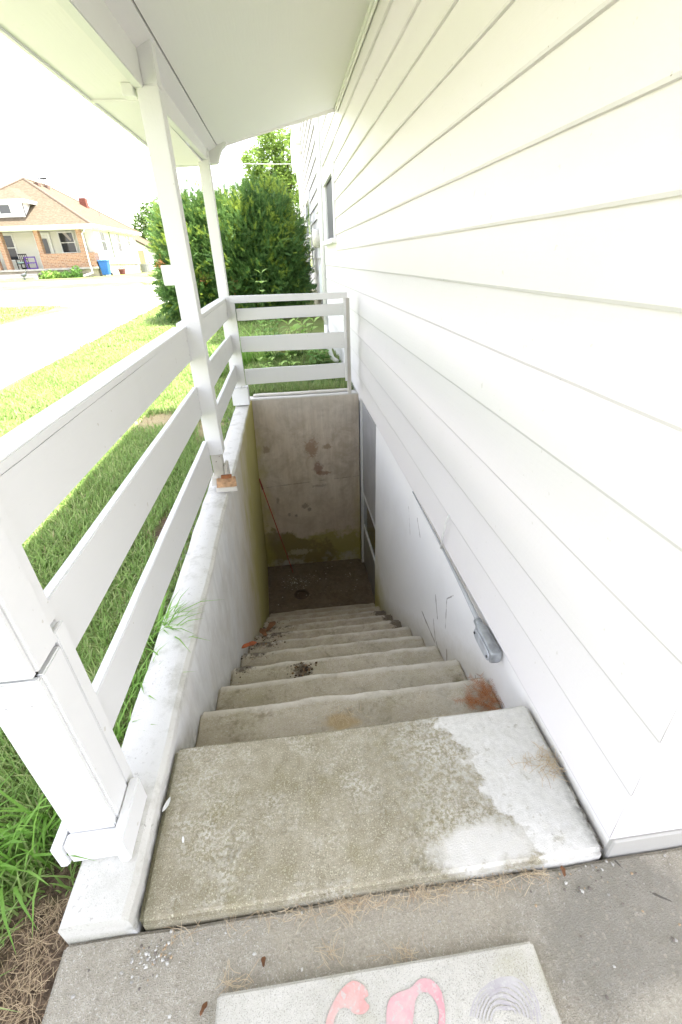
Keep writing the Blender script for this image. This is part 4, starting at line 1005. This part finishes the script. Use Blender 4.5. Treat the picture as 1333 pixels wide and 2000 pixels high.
def tree(label, base, H, crown, n, size, mat=None, group=None):
    t = thing('leafy_tree', label, 'tree', base, group)
    leafcloud(t, 'crown', crown, n, size, mat or M_tree)
    m = MB(); x,y,z = base; m.tube([(x,y,z-.2),(x+.05,y,z+H*.3),(x,y,z+H*.6),(x+.1,y,z+H*.9)],[H*.035,H*.028,H*.018,H*.006],8)
    for b in crown[:5]:
        m.tube([(x,y,z+H*.32),((x+b[0])/2,(y+b[1])/2,(z+H*.3+b[2])/2+.2),tuple(b[:3])],[H*.016,H*.01,H*.004],6)
    m.build('trunk', M_bark, t, smooth=True); return t
tb = [(-.2,24,4.5,.85,.9,.8),(.7,24,4.9,.75,.9,.95),(.1,24,5.6,.55,.7,.55),(-.8,24,4.9,.55,.6,.55),(-.2,24,5.5,.5,.6,.45),(-1.2,24,4.9,.22,.3,.3),(-.9,24,3.9,.6,.7,.5),(-.1,24,4.1,.9,.8,.6),(.4,24,3.9,1.1,1.,.7),(1.0,24.2,5.6,.5,.6,.55),(-1.05,24,4.3,.3,.4,.4),(.9,24,3.2,.9,.9,.7),(-.3,24,3.3,.9,.9,.7)]
tree('light green leafy tree rising above the yew beside the house wall', (.5,24,.56), 5.2, tb, 13000, .08)
tb = [(-15.2,60,4.6,1.1,1.2,1.4),(-14.2,60,5.6,1.2,1.2,1.4),(-13.0,60,5.9,1.3,1.2,1.5),(-14.4,60,3.6,1.6,1.4,1.3),(-12.6,60,4.2,1.5,1.4,1.5)]
tree('rounded green tree beyond the bungalow at the left of the yew', (-14,60,.76), 5.5, tb, 2600, .22, leafmat('far_leaf', [(.06,.11,.03),(.10,.16,.04),(.13,.20,.06)], .3))
tb = [(-3,46,3.2,3.,1.5,1.6),(0,46,3.0,2.8,1.5,1.6),(3,46,3.4,2.5,1.5,1.7)]
tree('low spreading tree line tree far behind the yew', (0,46,.76), 3.6, tb, 2200, .2)

def broad_plant(name, label, base, stems_, leafL, mat, cat_='plant', group=None, wratio=.5):
    """stems_: list of (top, leaf count); leaves in opposite pairs, each folded along its rib"""
    t = thing(name, label, cat_, base, group); m = MB(); V = []; Q = []
    for top, n in stems_:
        b = Vector(base); tp = Vector(top); m.tube([b, b.lerp(tp,.5)+Vector((random.uniform(-.01,.01),)*3), tp], [.006,.005,.002], 5)
        for i in range(n):
            f = .25+.75*i/max(1,n-1); c = b.lerp(tp, f); a = i*2.4+random.uniform(-.3,.3)
            for sg in (0, math.pi):
                az = a+sg; d = Vector((math.cos(az),math.sin(az),.35 if f < .95 else .9)).normalized(); s = Vector((-math.sin(az),math.cos(az),0))
                L = leafL*(1.1-.45*f)*random.uniform(.8,1.1); w_ = L*wratio*.5; o = len(V)
                p = [c, c+d*L*.35+s*w_+Vector((0,0,w_*.3)), c+d*L*.7+s*w_*.8+Vector((0,0,w_*.1-L*.08)), c+d*L+Vector((0,0,-L*.2)), c+d*L*.7-s*w_*.8+Vector((0,0,w_*.1-L*.08)), c+d*L*.35-s*w_+Vector((0,0,w_*.3)), c+d*L*.35, c+d*L*.7+Vector((0,0,-L*.1))]
                V += [tuple(q) for q in p]; Q += [(o,o+1,o+6,o+6),(o+1,o+2,o+7,o+6),(o+2,o+3,o+7,o+7),(o+3,o+4,o+7,o+7),(o+4,o+5,o+6,o+7),(o+5,o,o+6,o+6)]
    T = [tuple(dict.fromkeys(q)) for q in Q if len(set(q)) == 3]; Q = [q for q in Q if len(set(q)) == 4]
    add_mesh('leaves', fast_mesh('leaves', np.array(V), np.array(Q), np.array(T), mat), t); m.build('stem', plain('green_stem',(.10,.17,.04),.7), t, smooth=True); return t
broad_plant('weed_sapling','single tall leafy sapling standing before the dark yew',(-.34,6.5,-.01),[((-.29,6.5,1.10),9)],.17,M_lime,'sapling',None,.62)
broad_plant('leafy_plant','pale lime leafed plant against the house wall behind the railing',(.12,6.35,-.02),[((.10,6.3,.55),5),((.25,6.3,.58),5),((.34,6.35,.52),5),((.0,6.35,.50),5),((.18,6.25,.50),5),((.07,6.2,.44),4)],.24,M_lime)
broad_plant('leafy_plant','medium green leafy weed at the left of the flower bed',(-.22,6.2,-.02),[((-.25,6.2,.66),6),((-.10,6.2,.56),6),((-.35,6.25,.54),6),((-.18,6.2,.50),5)],.17,M_weed)
broad_plant('leafy_plant','low broad leafed weed near the downspout elbow',(.38,5.9,-.02),[((.36,5.9,.32),5),((.46,5.9,.36),5),((.30,5.85,.30),4),((.22,5.9,.33),4)],.19,M_weed)
broad_plant('leafy_plant','low yellowish green weed at the right end of the rear wall',(.48,5.15,-.05),[((.47,5.12,.16),4),((.54,5.15,.15),3),((.41,5.15,.13),3)],.08,M_lime)
LW=['small green weed left of centre close behind the stairwell end wall','small green weed right of centre close behind the stairwell end wall','slender weed at the left of the bed before the strap leaves','small weed at the right of the bed near the house wall','taller weed in the middle of the bed','low weed at the far left of the bed by the corner post']
for i,(x_,y_,h_) in enumerate(((-.05,5.35,.2),(.18,5.2,.17),(-.3,5.5,.24),(.28,5.55,.28),(.0,5.7,.34),(-.42,5.25,.17))):
    broad_plant('low_weed',LW[i],(x_,y_,gzf(y_)),[((x_+random.uniform(-.06,.06),y_,h_*1.15+gzf(y_)),5),((x_+.07,y_+.03,h_*.9),4),((x_-.07,y_,h_*.95),4)],.12,M_weed if i%2 else M_lime,'weed','small weeds in the flower bed')
def strap(label, cx_, cy_, n, h0, h1, mat=M_tuft): return tuft('daylily_clump', label, cx_, cy_, n, .09, h0, h1, .010, .018, mat, l0=.5, l1=1.2, droop=.55)
o = strap('arching strap leafed daylily clump behind the corner post', -.62,6.4,60,.5,.85); tag(o, cat='daylily')
o = strap('strap leafed daylily clump beside the corner post on the lawn side', -.95,6.0,50,.35,.65); tag(o, cat='daylily')
o = strap('arching green strap leaves just right of the corner post behind the railing', -.40,6.35,60,.5,.85,M_lime); tag(o, cat='daylily')
o = strap('yellowing strap leafed clump in the middle of the flower bed', -.05,6.7,46,.45,.75, leafmat('yellow_strap',[(.34,.38,.12),(.42,.42,.18)],.3)); tag(o, cat='daylily')
b = field(15000,-.58,.64,4.84,6.8,.06,.19,.005,.010)
tag(blades('bed_grass', *b, M_bed), 'tall green grass and weeds filling the flower bed', 'grass', kind='stuff')
tuft('grass_tuft','upright green grass tuft by the wall at the right end of the bed',.50,5.35,70,.08,.14,.26,.004,.007,M_grass,l0=.15,l1=.6)
straws('bed_litter','dead plant litter on the soil at the end of the stairwell',[(random.uniform(.15,.62),random.uniform(4.82,5.2),-.055) for _ in range(160)],.03,.12,.005,M_straw,0)

# ------------------------------------------------------------------ fittings on the house wall
met = thing('electric_meter', 'round glass electric meter on a grey box against the house wall', 'electric meter', (.6,8.4,1.5))
m = MB(); m.box(.60,.70,8.02,8.5,1.28,1.86); m.build('meter_box', plain('meter_grey',(.60,.61,.61),.45,.1,.1), met, bevel=.01)
m = MB(); m.box(.585,.70,8.0,8.52,1.86,1.90); m.build('box_lid', M_trim, met, bevel=.004)
m = MB(); m.tube([(.60,8.26,1.52),(.52,8.26,1.52),(.49,8.26,1.52)],[.13,.125,.09],16); m.build('meter_dome', plain('meter_cover',(.55,.53,.48),.25), met, smooth=True)
m = MB(); m.tube([(.68,8.26,1.90),(.68,8.26,4.6)],.03,10); m.build('service_mast', M_trim, met, smooth=True)
brk = thing('breaker_box', 'pale grey disconnect box with hanging wires below the meter', 'electrical box', (.6,8.6,.8))
m = MB(); m.box(.60,.70,8.15,8.6,.72,1.14); m.build('box_body', plain('pale_box',(.62,.65,.66),.45,.1,.08), brk, bevel=.008)
m = MB(); m.box(.592,.60,8.17,8.58,.74,1.12); m.build('box_door', plain('pale_box_door',(.64,.67,.68),.45,.1,.08), brk, bevel=.003)
m = MB()
for q in range(5): m.tube([(.64,8.25+q*.06,.72),(.60,8.27+q*.06,.55),(.66,8.22+q*.07,.42),(.68,8.24+q*.05,.30)],.007,5)
tag(m.build('wire_bundle', plain('cable_dark',(.12,.12,.12),.6), brk), kind='stuff')
m = MB(); m.tube([(.67,8.4,1.14),(.67,8.4,1.28)],.03,8); m.build('conduit_nipple', M_trim, brk, smooth=True)
ds = thing('downspout', 'white metal downspout with curved elbow at the foot of the house wall', 'downspout', (.6,7.78,0))
m = MB(); m.tube([(.61,7.78,3.6),(.61,7.78,.30)],.035,10); m.build('pipe', M_trim, ds, smooth=True)
m = MB(); m.tube([(.61,7.78,.30),(.605,7.7,.18),(.58,7.4,.10),(.54,7.0,.09),(.50,6.2,.20)][:4],.035,10); m.build('elbow', M_trim, ds, smooth=True)
el = thing('drain_elbow', 'short white curved drain pipe lying by the wall behind the railing', 'drain pipe', (.53,6.0,.1))
m = MB(); m.tube([(.60,6.25,.33),(.53,6.1,.30),(.50,5.98,.22),(.52,5.9,.14),(.58,5.84,.10)],.028,10); m.build('pipe', M_trim, el, smooth=True)
wr = thing('service_wire', 'pale service cable running to the house wall above the yew', 'cable', (.70,13,3.15))
m = MB(); P = []
for i in range(20):
    t = i/19; P.append((.715+(-14-.715)*t, 13+42*t, 3.16+8.6*t-2.4*t*(1-t)))
m.tube(P, .009, 6); m.build('cable', plain('cable_pale',(.55,.55,.53),.6), wr)
pl = thing('power_line', 'thin grey overhead power line above the bungalow roof', 'cable', (-14,29,6))
m = MB(); P = []
def pxy(u, v, y):
    d = C2W @ Vector(((u-666.5)/870.26, (v-1000)/870.26, 1)); t = y/d.y; return (d.x*t, y, 1.25+d.z*t)
A = pxy(-120,344,28); B_ = pxy(45,347.5,28); Cc = pxy(240,320,28)
for i in range(25):
    t = i/24; q = [A[k]*(1-t)*(1-t)+ (2*B_[k]-.5*A[k]-.5*Cc[k])*2*t*(1-t)+Cc[k]*t*t for k in range(3)]; P.append(tuple(q))
for i in range(1,6): P.append(tuple(Cc[k]+(P[24][k]-P[23][k])*i*3+(0,0,.12*i*i)[k] for k in range(3)))
m.tube(P, .010, 6); m.build('cable', plain('cable_dark_grey',(.10,.10,.11),.6), pl)

# ------------------------------------------------------------------ bungalow across the street
g0 = .76
def sidingmat(name, base, axis='z'):
    return paint(name, base, gr=.1)
M_bs = paint('bungalow_siding', (.74,.73,.66), gr=.1); M_bt = paint('bungalow_trim', (.8,.8,.78), gr=.1)
def brickmat():
    k = NB('brick', .9, .2); br = k.n('TexBrick'); X,Y,Z = k.sep()[:3]
    cb = k.n('CombineXYZ', (k.math('ADD', X, Y), Z, 0.)); k.t.links.new(cb.outputs[0], br.inputs['Vector'])
    br.inputs['Color1'].default_value = (.27,.13,.075,1); br.inputs['Color2'].default_value = (.22,.12,.08,1); br.inputs['Mortar'].default_value = (.42,.36,.30,1)
    br.inputs['Scale'].default_value = 1.0; br.inputs['Brick Width'].default_value = .22; br.inputs['Row Height'].default_value = .075; br.inputs['Mortar Size'].default_value = .008
    n = k.noise(6, 4); k.color(k.mix(k.ramp(n,(.4,0.),(.6,.6)), br.outputs[0], (.42,.26,.17))); k.bump(br.outputs[1], -.5, .01); return k.m
M_brick = brickmat()
def roofmat():
    k = NB('bungalow_shingle', .95, .1); n = k.noise(7, 5, .7, vec=k.scaled((1.,1.,3.))); f = k.noise(30, 3)
    c = k.mix(k.ramp(n,(.38,0.),(.62,1.)), (.082,.066,.045), (.135,.110,.078)); k.color(k.mix(k.ramp(f,(.5,0.),(.7,.5)), c, (.07,.052,.038))); k.bump(f,.5,.02); return k.m
M_broof = roofmat()
M_bconc = plain('porch_concrete', (.42,.40,.36), .9, var=.2, sc_=4, bump=.3)
bun = thing('bungalow', 'white bungalow with brown hipped roof and brick porch across the street', 'house', (-14.5,30,g0))
def bb(name, x0,x1,y0,y1,z0,z1, mat, parent=bun, bv=0):
    m = MB(); m.box(x0,x1,y0,y1,z0,z1); return m.build(name, mat, parent, bevel=bv)
def lapwall(name, p0, p1, z0, z1, nrm, mat=M_bs, h=.13, thick=.2):
    """lapped siding wall between two ground points, boards joined (about five photo pixels each)"""
    m = MB(); a = Vector((*p0,0)); b = Vector((*p1,0)); nn = Vector((*nrm,0)); z = z0
    while z < z1-.01:
        t = min(z+h, z1)
        for q in (0,):
            o = len(m.v); m.v += [tuple(a+nn*.022+Vector((0,0,z))), tuple(b+nn*.022+Vector((0,0,z))), tuple(b+nn*.004+Vector((0,0,t))), tuple(a+nn*.004+Vector((0,0,t))), tuple(a+Vector((0,0,z))), tuple(b+Vector((0,0,z)))]
            m.f += [(o,o+1,o+2,o+3),(o,o+4,o+5,o+1)]; m.mi += [0,0]
        z = t
    c = a-nn*thick; d = b-nn*thick
    m.add([(c.x,c.y,z0),(d.x,d.y,z0),(d.x,d.y,z1),(c.x,c.y,z1),(a.x,a.y,z0),(b.x,b.y,z0),(b.x,b.y,z1),(a.x,a.y,z1)],[(0,1,2,3),(0,3,7,4),(1,5,6,2),(3,2,6,7)])
    return m.build(name, mat, bun)
lapwall('side_wall', (-10.45,30.8), (-10.45,38.6), 1.36, 3.12, (1,0)); bb('foundation', -10.75,-10.47,30.8,38.6,g0-.3,1.36, plain('bungalow_foundation',(.40,.36,.29),.9,var=.2,sc_=3))
lapwall('front_wall', (-18.5,32.0), (-10.9,32.0), 1.24, 3.16, (0,-1)); lapwall('corner_wall', (-10.9,30.8), (-10.45,30.8), 1.9, 3.14, (0,-1))
lapwall('back_wall', (-10.45,38.6), (-18.5,38.6), 1.0, 3.12, (0,1)); lapwall('side_wall', (-18.5,38.6), (-18.5,30.8), 1.36, 3.12, (-1,0))
bb('porch_floor', -18.5,-10.42,30.15,32.0,1.14,1.24, M_bconc, bv=.01); bb('porch_base', -18.45,-10.5,30.25,31.9,g0-.3,1.14, plain('porch_base_stone',(.40,.35,.27),.9,var=.25,sc_=3))
bb('porch_ceiling', -18.5,-10.42,30.1,32.0,3.14,3.18, M_bt)
for x0,x1,z0 in ((-11.13,-10.90,1.95),(-13.34,-13.11,1.95),(-15.30,-15.06,1.24),(-17.4,-17.17,1.95)): bb('brick_pillar', x0,x1,30.2,30.5,z0,3.15, M_brick)
bb('brick_wall', -13.36,-10.46,30.18,30.42,1.24,1.95, M_brick); bb('brick_wall', -10.72,-10.46,30.425,30.795,1.24,1.93, M_brick); bb('brick_wall', -18.5,-15.6,30.18,30.42,1.24,1.95, M_brick)
bb('step', -15.9,-13.55,29.35,29.75,g0-.2,.88, M_bconc, bv=.01); bb('step', -15.85,-13.6,29.75,30.15,g0-.2,1.02, M_bconc, bv=.01)
for (x0,x1,z0,z1) in ((-12.75,-12.0,2.03,3.0),(-16.05,-15.35,1.75,2.95)):
    m = MB(); q = .07; m.box(x0-q,x0,31.93,31.99,z0-q,z1+q); m.box(x1,x1+q,31.93,31.99,z0-q,z1+q); m.box(x0,x1,31.93,31.99,z1,z1+q); m.box(x0,x1,31.93,31.99,z0-q,z0); m.box(x0,x1,31.94,31.99,(z0+z1)/2-.02,(z0+z1)/2+.02)
    f = m.build('front_window', M_bt, bun); bb('pane', x0,x1,31.965,31.975,z0,z1, M_glass, f)
    if x0 > -14: 
        m = MB(); m.prism([(x0+.22,31.962,z1),(x0+.42,31.962,z1),(x0+.62,31.962,z0+.62),(x0+.55,31.962,z0+.55)],(0,-.004,0)); m.build('curtain', plain('curtain_pale',(.45,.42,.40),.9), f)
m = MB(); m.box(-14.15,-14.05,31.9,31.98,1.24,3.05); m.box(-13.35,-13.25,31.9,31.98,1.24,3.05); m.box(-14.05,-13.35,31.9,31.98,2.95,3.05); dd = m.build('front_door', M_bt, bun)
bb('door_leaf', -14.05,-13.35,31.95,31.975,1.24,2.95, plain('door_white',(.7,.7,.68),.5), dd); bb('door_glass', -13.93,-13.47,31.94,31.949,1.75,2.75, M_glass, dd)
for (ya,yb,za,zb) in ((31.72,32.42,2.06,3.0),(34.6,35.25,2.06,3.02),(36.85,37.4,2.42,3.02)):
    m = MB(); q = .07; m.box(-10.43,-10.39,ya-q,ya,za-q,zb+q); m.box(-10.43,-10.39,yb,yb+q,za-q,zb+q); m.box(-10.43,-10.39,ya,yb,zb,zb+q); m.box(-10.43,-10.37,ya-q,yb+q,za-q-.02,za); m.box(-10.43,-10.395,ya,yb,(za+zb)/2-.02,(za+zb)/2+.02)
    f = m.build('side_window', M_bt, bun); bb('pane', -10.425,-10.41,ya,yb,za,zb, M_glass, f)
# roof: hips up to a short ridge
ez, rz_ = 3.22, 5.82
ev = [(-18.95,29.65,ez),(-10.0,29.65,ez),(-10.0,39.05,ez),(-18.95,39.05,ez)]; rg = [(-14.55,33.9,rz_),(-14.55,37.0,rz_)]
m = MB(); m.v = ev+rg+[(x,y,z-.12) for x,y,z in ev]; m.f = [(0,1,4),(1,2,5,4),(2,3,5),(3,0,4,5),(9,8,7,6),(0,6,7,1),(1,7,8,2),(2,8,9,3),(3,9,6,0)]; m.mi = [0]*9
roof = m.build('roof', M_broof, bun)
m = MB()
for a_, b_ in ((ev[0],rg[0]),(ev[1],rg[0]),(ev[2],rg[1]),(ev[3],rg[1]),(rg[0],rg[1])): m.tube([Vector(a_)+Vector((0,0,.0)),Vector(b_)+Vector((0,0,.0))],.07,6)
m.build('ridge_cap', plain('ridge_shingle',(.14,.105,.075),.9), roof)
m = MB(); m.box(-19.0,-9.96,29.58,29.645,ez-.13,ez+.02); m.build('gutter', M_bt, bun); m = MB(); m.box(-9.99,-9.93,29.58,39.1,ez-.13,ez+.02); m.build('gutter', M_bt, bun)
bb('soffit', -18.9,-10.05,29.7,30.8,ez-.17,ez-.13, M_bt); bb('soffit', -10.85,-10.05,30.8,39.0,ez-.17,ez-.13, M_bt)
# dormer
dw = lapwall('dormer_wall', (-15.8,30.45), (-13.55,30.45), 3.50, 4.42, (0,-1), M_bt, .12, .1)
m = MB(); m.prism([(-13.55,30.45,3.62),(-13.55,30.45,4.44),(-13.55,31.9,4.44)],(-.06,0,0)); m.build('dormer_cheek', M_bt, bun)
m = MB(); q=.05; x0,x1,z0,z1=-14.75,-14.2,3.86,4.25; m.box(x0-q,x0,30.40,30.44,z0-q,z1+q); m.box(x1,x1+q,30.40,30.44,z0-q,z1+q); m.box(x0,x1,30.40,30.44,z1,z1+q); m.box(x0,x1,30.40,30.44,z0-q,z0)
f = m.build('dormer_window', M_bt, bun); bb('pane', x0,x1,30.41,30.42,z0,z1, M_glass, f)
m = MB(); D = [(-16.1,30.1,4.46),(-13.25,30.1,4.46),(-13.25,32.3,4.46),(-16.1,32.3,4.46),(-14.67,32.0,5.15),(-14.67,33.4,5.30)]
m.v = D+[(x,y,z-.14) for x,y,z in D[:4]]; m.f = [(0,1,4),(1,2,5,4),(3,0,4,5),(0,6,7,1),(1,7,8,2),(3,9,6,0),(9,8,7,6)]; m.mi=[0,0,0,1,1,1,1]; m.build('dormer_roof', [M_broof, M_bt], bun)
c1 = bb('chimney', -14.75,-14.25,36.3,36.8,5.3,5.80, M_brick, roof); 
m = MB()
for dx in (-.22,-.08,.08,.22): m.box(-14.5+dx-.02,-14.5+dx+.02,36.33,36.37,5.80,6.14)
m.box(-14.76,-14.24,36.32,36.38,6.14,6.18); 
for dx in (-.22,.22): m.box(-14.5+dx-.02,-14.5+dx+.02,36.7,36.74,5.80,6.14)
m.box(-14.76,-14.24,36.69,36.75,6.14,6.18); m.build('chimney_cage', M_dark, roof)
bb('chimney', -12.75,-12.35,36.6,37.0,4.3,5.12, plain('red_brick_chimney',(.20,.07,.05),.9,var=.3), roof)
m = MB(); m.tube([(-11.5,36.0,3.9),(-11.5,36.0,4.6)],.018,6); m.build('vent_stack', plain('stack_grey',(.15,.15,.15),.6), roof)
for x_,y_ in ((-14.1,34.4),(-14.1,35.6)): 
    m = MB(); m.box(x_-.14,x_+.14,y_-.17,y_+.17,5.50,5.66); m.build('roof_vent', plain('roof_vent_brown',(.14,.09,.07),.7), roof)
m = MB(); m.tube([(-10.35,29.62,3.12),(-10.62,30.05,2.95),(-10.78,30.12,2.85),(-10.80,30.12,1.35),(-10.74,30.0,1.15),(-10.72,29.95,.95),(-11.0,29.3,.82)],.042,8); m.build('downspout', M_bt, bun)
m = MB(); m.tube([(-10.36,33.3,3.05),(-10.36,33.3,1.7)],.03,6); m.build('service_conduit', plain('conduit_dark',(.13,.13,.13),.6), bun)
m = MB(); m.tube([(-10.2,38.9,3.1),(-10.4,38.7,2.9),(-10.4,38.7,1.0)],.04,8); m.build('downspout', M_bt, bun)

binx = thing('trash_bin', 'blue wheeled trash bin beside the bungalow corner', 'trash bin', (-10.15,30.5,g0))
M_blue = plain('blue_plastic',(.03,.13,.38),.5,var=.1); x0,x1,y0,y1 = -10.40,-9.92,30.25,30.75
m = MB(); m.hexa([(x0+.06,y0+.05,g0+.05),(x1-.06,y0+.05,g0+.05),(x1-.06,y1-.05,g0+.05),(x0+.06,y1-.05,g0+.05),(x0,y0,g0+.74),(x1,y0,g0+.74),(x1,y1,g0+.74),(x0,y1,g0+.74)]); m.build('bin_body', M_blue, binx, bevel=.02)
m = MB(); m.box(x0-.02,x1+.02,y0-.03,y1+.02,g0+.745,g0+.80); m.build('lid', plain('blue_lid',(.035,.15,.42),.45,var=.1), binx, bevel=.015)
for xx in (x0+.02,x1-.06):
    m = MB(); m.tube([(xx,y1-.02,g0+.08),(xx+.05,y1-.02,g0+.08)],.08,12); m.build('wheel', M_dark, binx)
m = MB(); m.tube([(x0+.05,y1+.02,g0+.72),(x0+.05,y1+.07,g0+.70),(x1-.05,y1+.07,g0+.70),(x1-.05,y1+.02,g0+.72)],.015,6); m.build('handle', M_blue, binx)
fr = thing('purple_frame', 'purple painted wooden window frame standing on the bungalow porch', 'frame', (-14.1,30.6,1.24)); M_pur = plain('purple_paint',(.09,.04,.22),.5)
for (a_,b_,c_,d_) in ((-14.42,-14.36,1.24,1.86),(-13.88,-13.82,1.24,1.86)): bb('stile', a_,b_,30.58,30.62,c_,d_, M_pur, fr)
for z_ in (1.25,1.52,1.80): bb('crossbar', -14.355,-13.885,30.585,30.615,z_,z_+.06, M_pur, fr)
ch = thing('porch_chair', 'dark wooden armchair with pale cushion on the bungalow porch', 'chair', (-15.2,31,1.24)); M_dw = plain('dark_wood',(.05,.045,.04),.6)
bb('seat', -15.0,-14.55,30.8,31.25,1.50,1.55, M_dw, ch); bb('cushion', -14.98,-14.58,30.83,31.2,1.551,1.62, plain('cushion_teal',(.35,.48,.45),.9), ch)
for xx in (-15.0,-14.6):
    for yy in (30.8,31.2): bb('leg', xx,xx+.045,yy,yy+.045,1.24,1.499, M_dw, ch)
for xx in (-15.0,-14.6): bb('armrest', xx,xx+.06,30.78,31.2,1.72,1.76, M_dw, ch); bb('arm_post', xx,xx+.045,30.8,30.845,1.551,1.719, M_dw, ch)
m = MB(); m.box(-15.0,-14.55,31.251,31.29,1.24,1.33)
for q in range(5): m.box(-14.98+q*.1,-14.95+q*.1,31.255,31.285,1.55,1.95)
m.box(-15.0,-14.55,31.25,31.29,1.95,2.02); m.build('backrest', M_dw, ch)
ac = thing('air_conditioner', 'grey outdoor air conditioner unit at the rear corner of the bungalow', 'air conditioner', (-9.9,38.2,g0))
m = MB(); m.tube([(-9.75,37.6,g0),(-9.75,37.6,g0+.5)],.36,16); m.build('unit_body', plain('ac_grey',(.22,.22,.22),.6), ac); m = MB(); m.tube([(-9.75,37.6,g0+.501),(-9.75,37.6,g0+.55)],.37,16); m.build('unit_top', plain('ac_top',(.30,.30,.30),.6), ac)
tub = thing('garden_tub', 'small dark red tub by the bungalow side wall', 'tub', (-10.1,33,g0)); m = MB(); m.tube([(-10.1,33.2,g0),(-10.1,33.2,g0+.3)],[.15,.2],10); m.build('tub_body', plain('dark_red',(.16,.05,.05),.6), tub); m = MB(); m.tube([(-10.3,33.2,g0+.3),(-10.1,33.2,g0+.42),(-9.9,33.2,g0+.3)],.015,6); m.build('tub_handle', M_dark, tub)
orn = thing('yard_ornament', 'small dark grey bird shaped ornament beside the bungalow steps', 'ornament', (-14.0,29.2,g0)); M_og = plain('ornament_grey',(.12,.13,.14),.7)
m = MB(); m.tube([(-14.22,29.2,.98),(-14.1,29.2,.96),(-13.98,29.2,1.0),(-13.9,29.2,1.08)],[.02,.09,.08,.02],8); m.build('body', M_og, orn, smooth=True); m = MB(); m.tube([(-13.95,29.2,1.03),(-13.86,29.2,1.16),(-13.88,29.2,1.22)],[.04,.03,.03],8); m.build('head', M_og, orn, smooth=True); m = MB(); m.tube([(-14.08,29.2,.72),(-14.08,29.2,.93)],.03,6); m.build('stand', M_og, orn)
sh = thing('hosta_clump', 'light green leafy hosta clump before the bungalow porch', 'plant', (-12.9,29.8,.74)); leafcloud(sh, 'leaves', [(-12.95,29.8,.90,.62,.3,.25)], 420, .11, M_lime, .4); m = MB(); m.tube([(-12.9,29.8,.7),(-12.9,29.8,.95)],.03,5); m.build('stem', M_bark, sh)
sh = thing('ornamental_grass', 'taller feathery green clump beside the bungalow downspout', 'plant', (-11.6,29.8,.74)); leafcloud(sh, 'leaves', [(-11.55,29.8,.98,.3,.25,.32),(-12.1,29.8,.88,.3,.25,.2)], 420, .10, M_weed, 2.2); m = MB(); m.tube([(-11.6,29.8,.7),(-11.6,29.8,1.0)],.03,5); m.build('stem', M_bark, sh)
# little outbuilding beyond
gar = thing('garage', 'small white gabled garage beyond the bungalow', 'garage', (-14.5,55,g0))
m = MB(); m.prism([(-17.6,54,g0-.3),(-13.4,54,g0-.3),(-13.4,54,2.7),(-15.5,54,3.9),(-17.6,54,2.7)],(0,5,0)); m.build('wall', M_bt, gar)
m = MB(); m.prism([(-13.1,53.7,2.6),(-13.1,53.7,2.75),(-15.5,53.7,4.1),(-17.9,53.7,2.75),(-17.9,53.7,2.6),(-15.5,53.7,3.95)],(0,5.6,0)); m.build('roof', M_broof, gar)
m = MB(); m.box(-14.6,-13.9,53.95,53.99,g0,2.5); m.build('door', plain('garage_door_tan',(.40,.33,.22),.7), gar)

# ------------------------------------------------------------------ nail heads on boards (small parts of their things)
def nails(parent, pts, r=.0035, ax=0, d=-1, mat=None):
    for p in pts:
        m = MB(); q = list(p); e = list(p); e[ax] += d*.0015
        m.tube([tuple(q), tuple(e)], r, 7); m.build('nail_head', mat or M_seam, parent)
for y_ in (.75, 2.52): nails(r1, [(-.5300,y_,.90),(-.5300,y_,.83),(-.5300,y_,.62),(-.5300,y_,.54),(-.5300,y_,.31),(-.5300,y_,.25)], ax=0, d=1)
nails(r3, [(x_,4.446,z_) for x_ in (-.43,.49) for z_ in (.80,.86,.53,.61,.24,.32)], ax=1, d=-1)
nails(p1, [(-.575,.5945,.72),(-.53,.5945,.72),(-.575,.5975,.55),(-.53,.5975,.55),(-.575,.5975,.2),(-.53,.5975,.2)], ax=1, d=-1)

# crumbled leaf litter lying in the stair corners
lm = [plain('litter_brown',(.10,.065,.04),.9), plain('litter_dark',(.05,.036,.026),.9), plain('litter_tan',(.22,.14,.08),.9)]
pts = []
for (px_, py_, pz_, a_, b_, n_) in ((-.385,1.69,-.582,.03,.05,30),(-.38,1.97,-.776,.05,.05,50),(-.37,2.25,-.97,.07,.06,80),(-.34,2.52,-1.164,.07,.06,80),(-.08,1.60,-.582,.028,.032,70),(-.34,2.8,-1.358,.09,.06,90),(-.37,3.07,-1.552,.09,.06,70)):
    for _ in range(n_):
        x_ = max(-.438, min(.645, random.gauss(px_, a_))); pts.append((x_, random.gauss(py_, b_), pz_+.001))
pts = [p for p in pts if (p[1]-.86) % .2725 < .255]
pts = [(x_, y_, -.194*(1+int((y_-.86)/.2725))+.002) for x_, y_, z_ in pts]
pebbles('leaf_litter','dark crumbled leaf litter in the corners of the lower stairs',pts,.003,.009,lm)
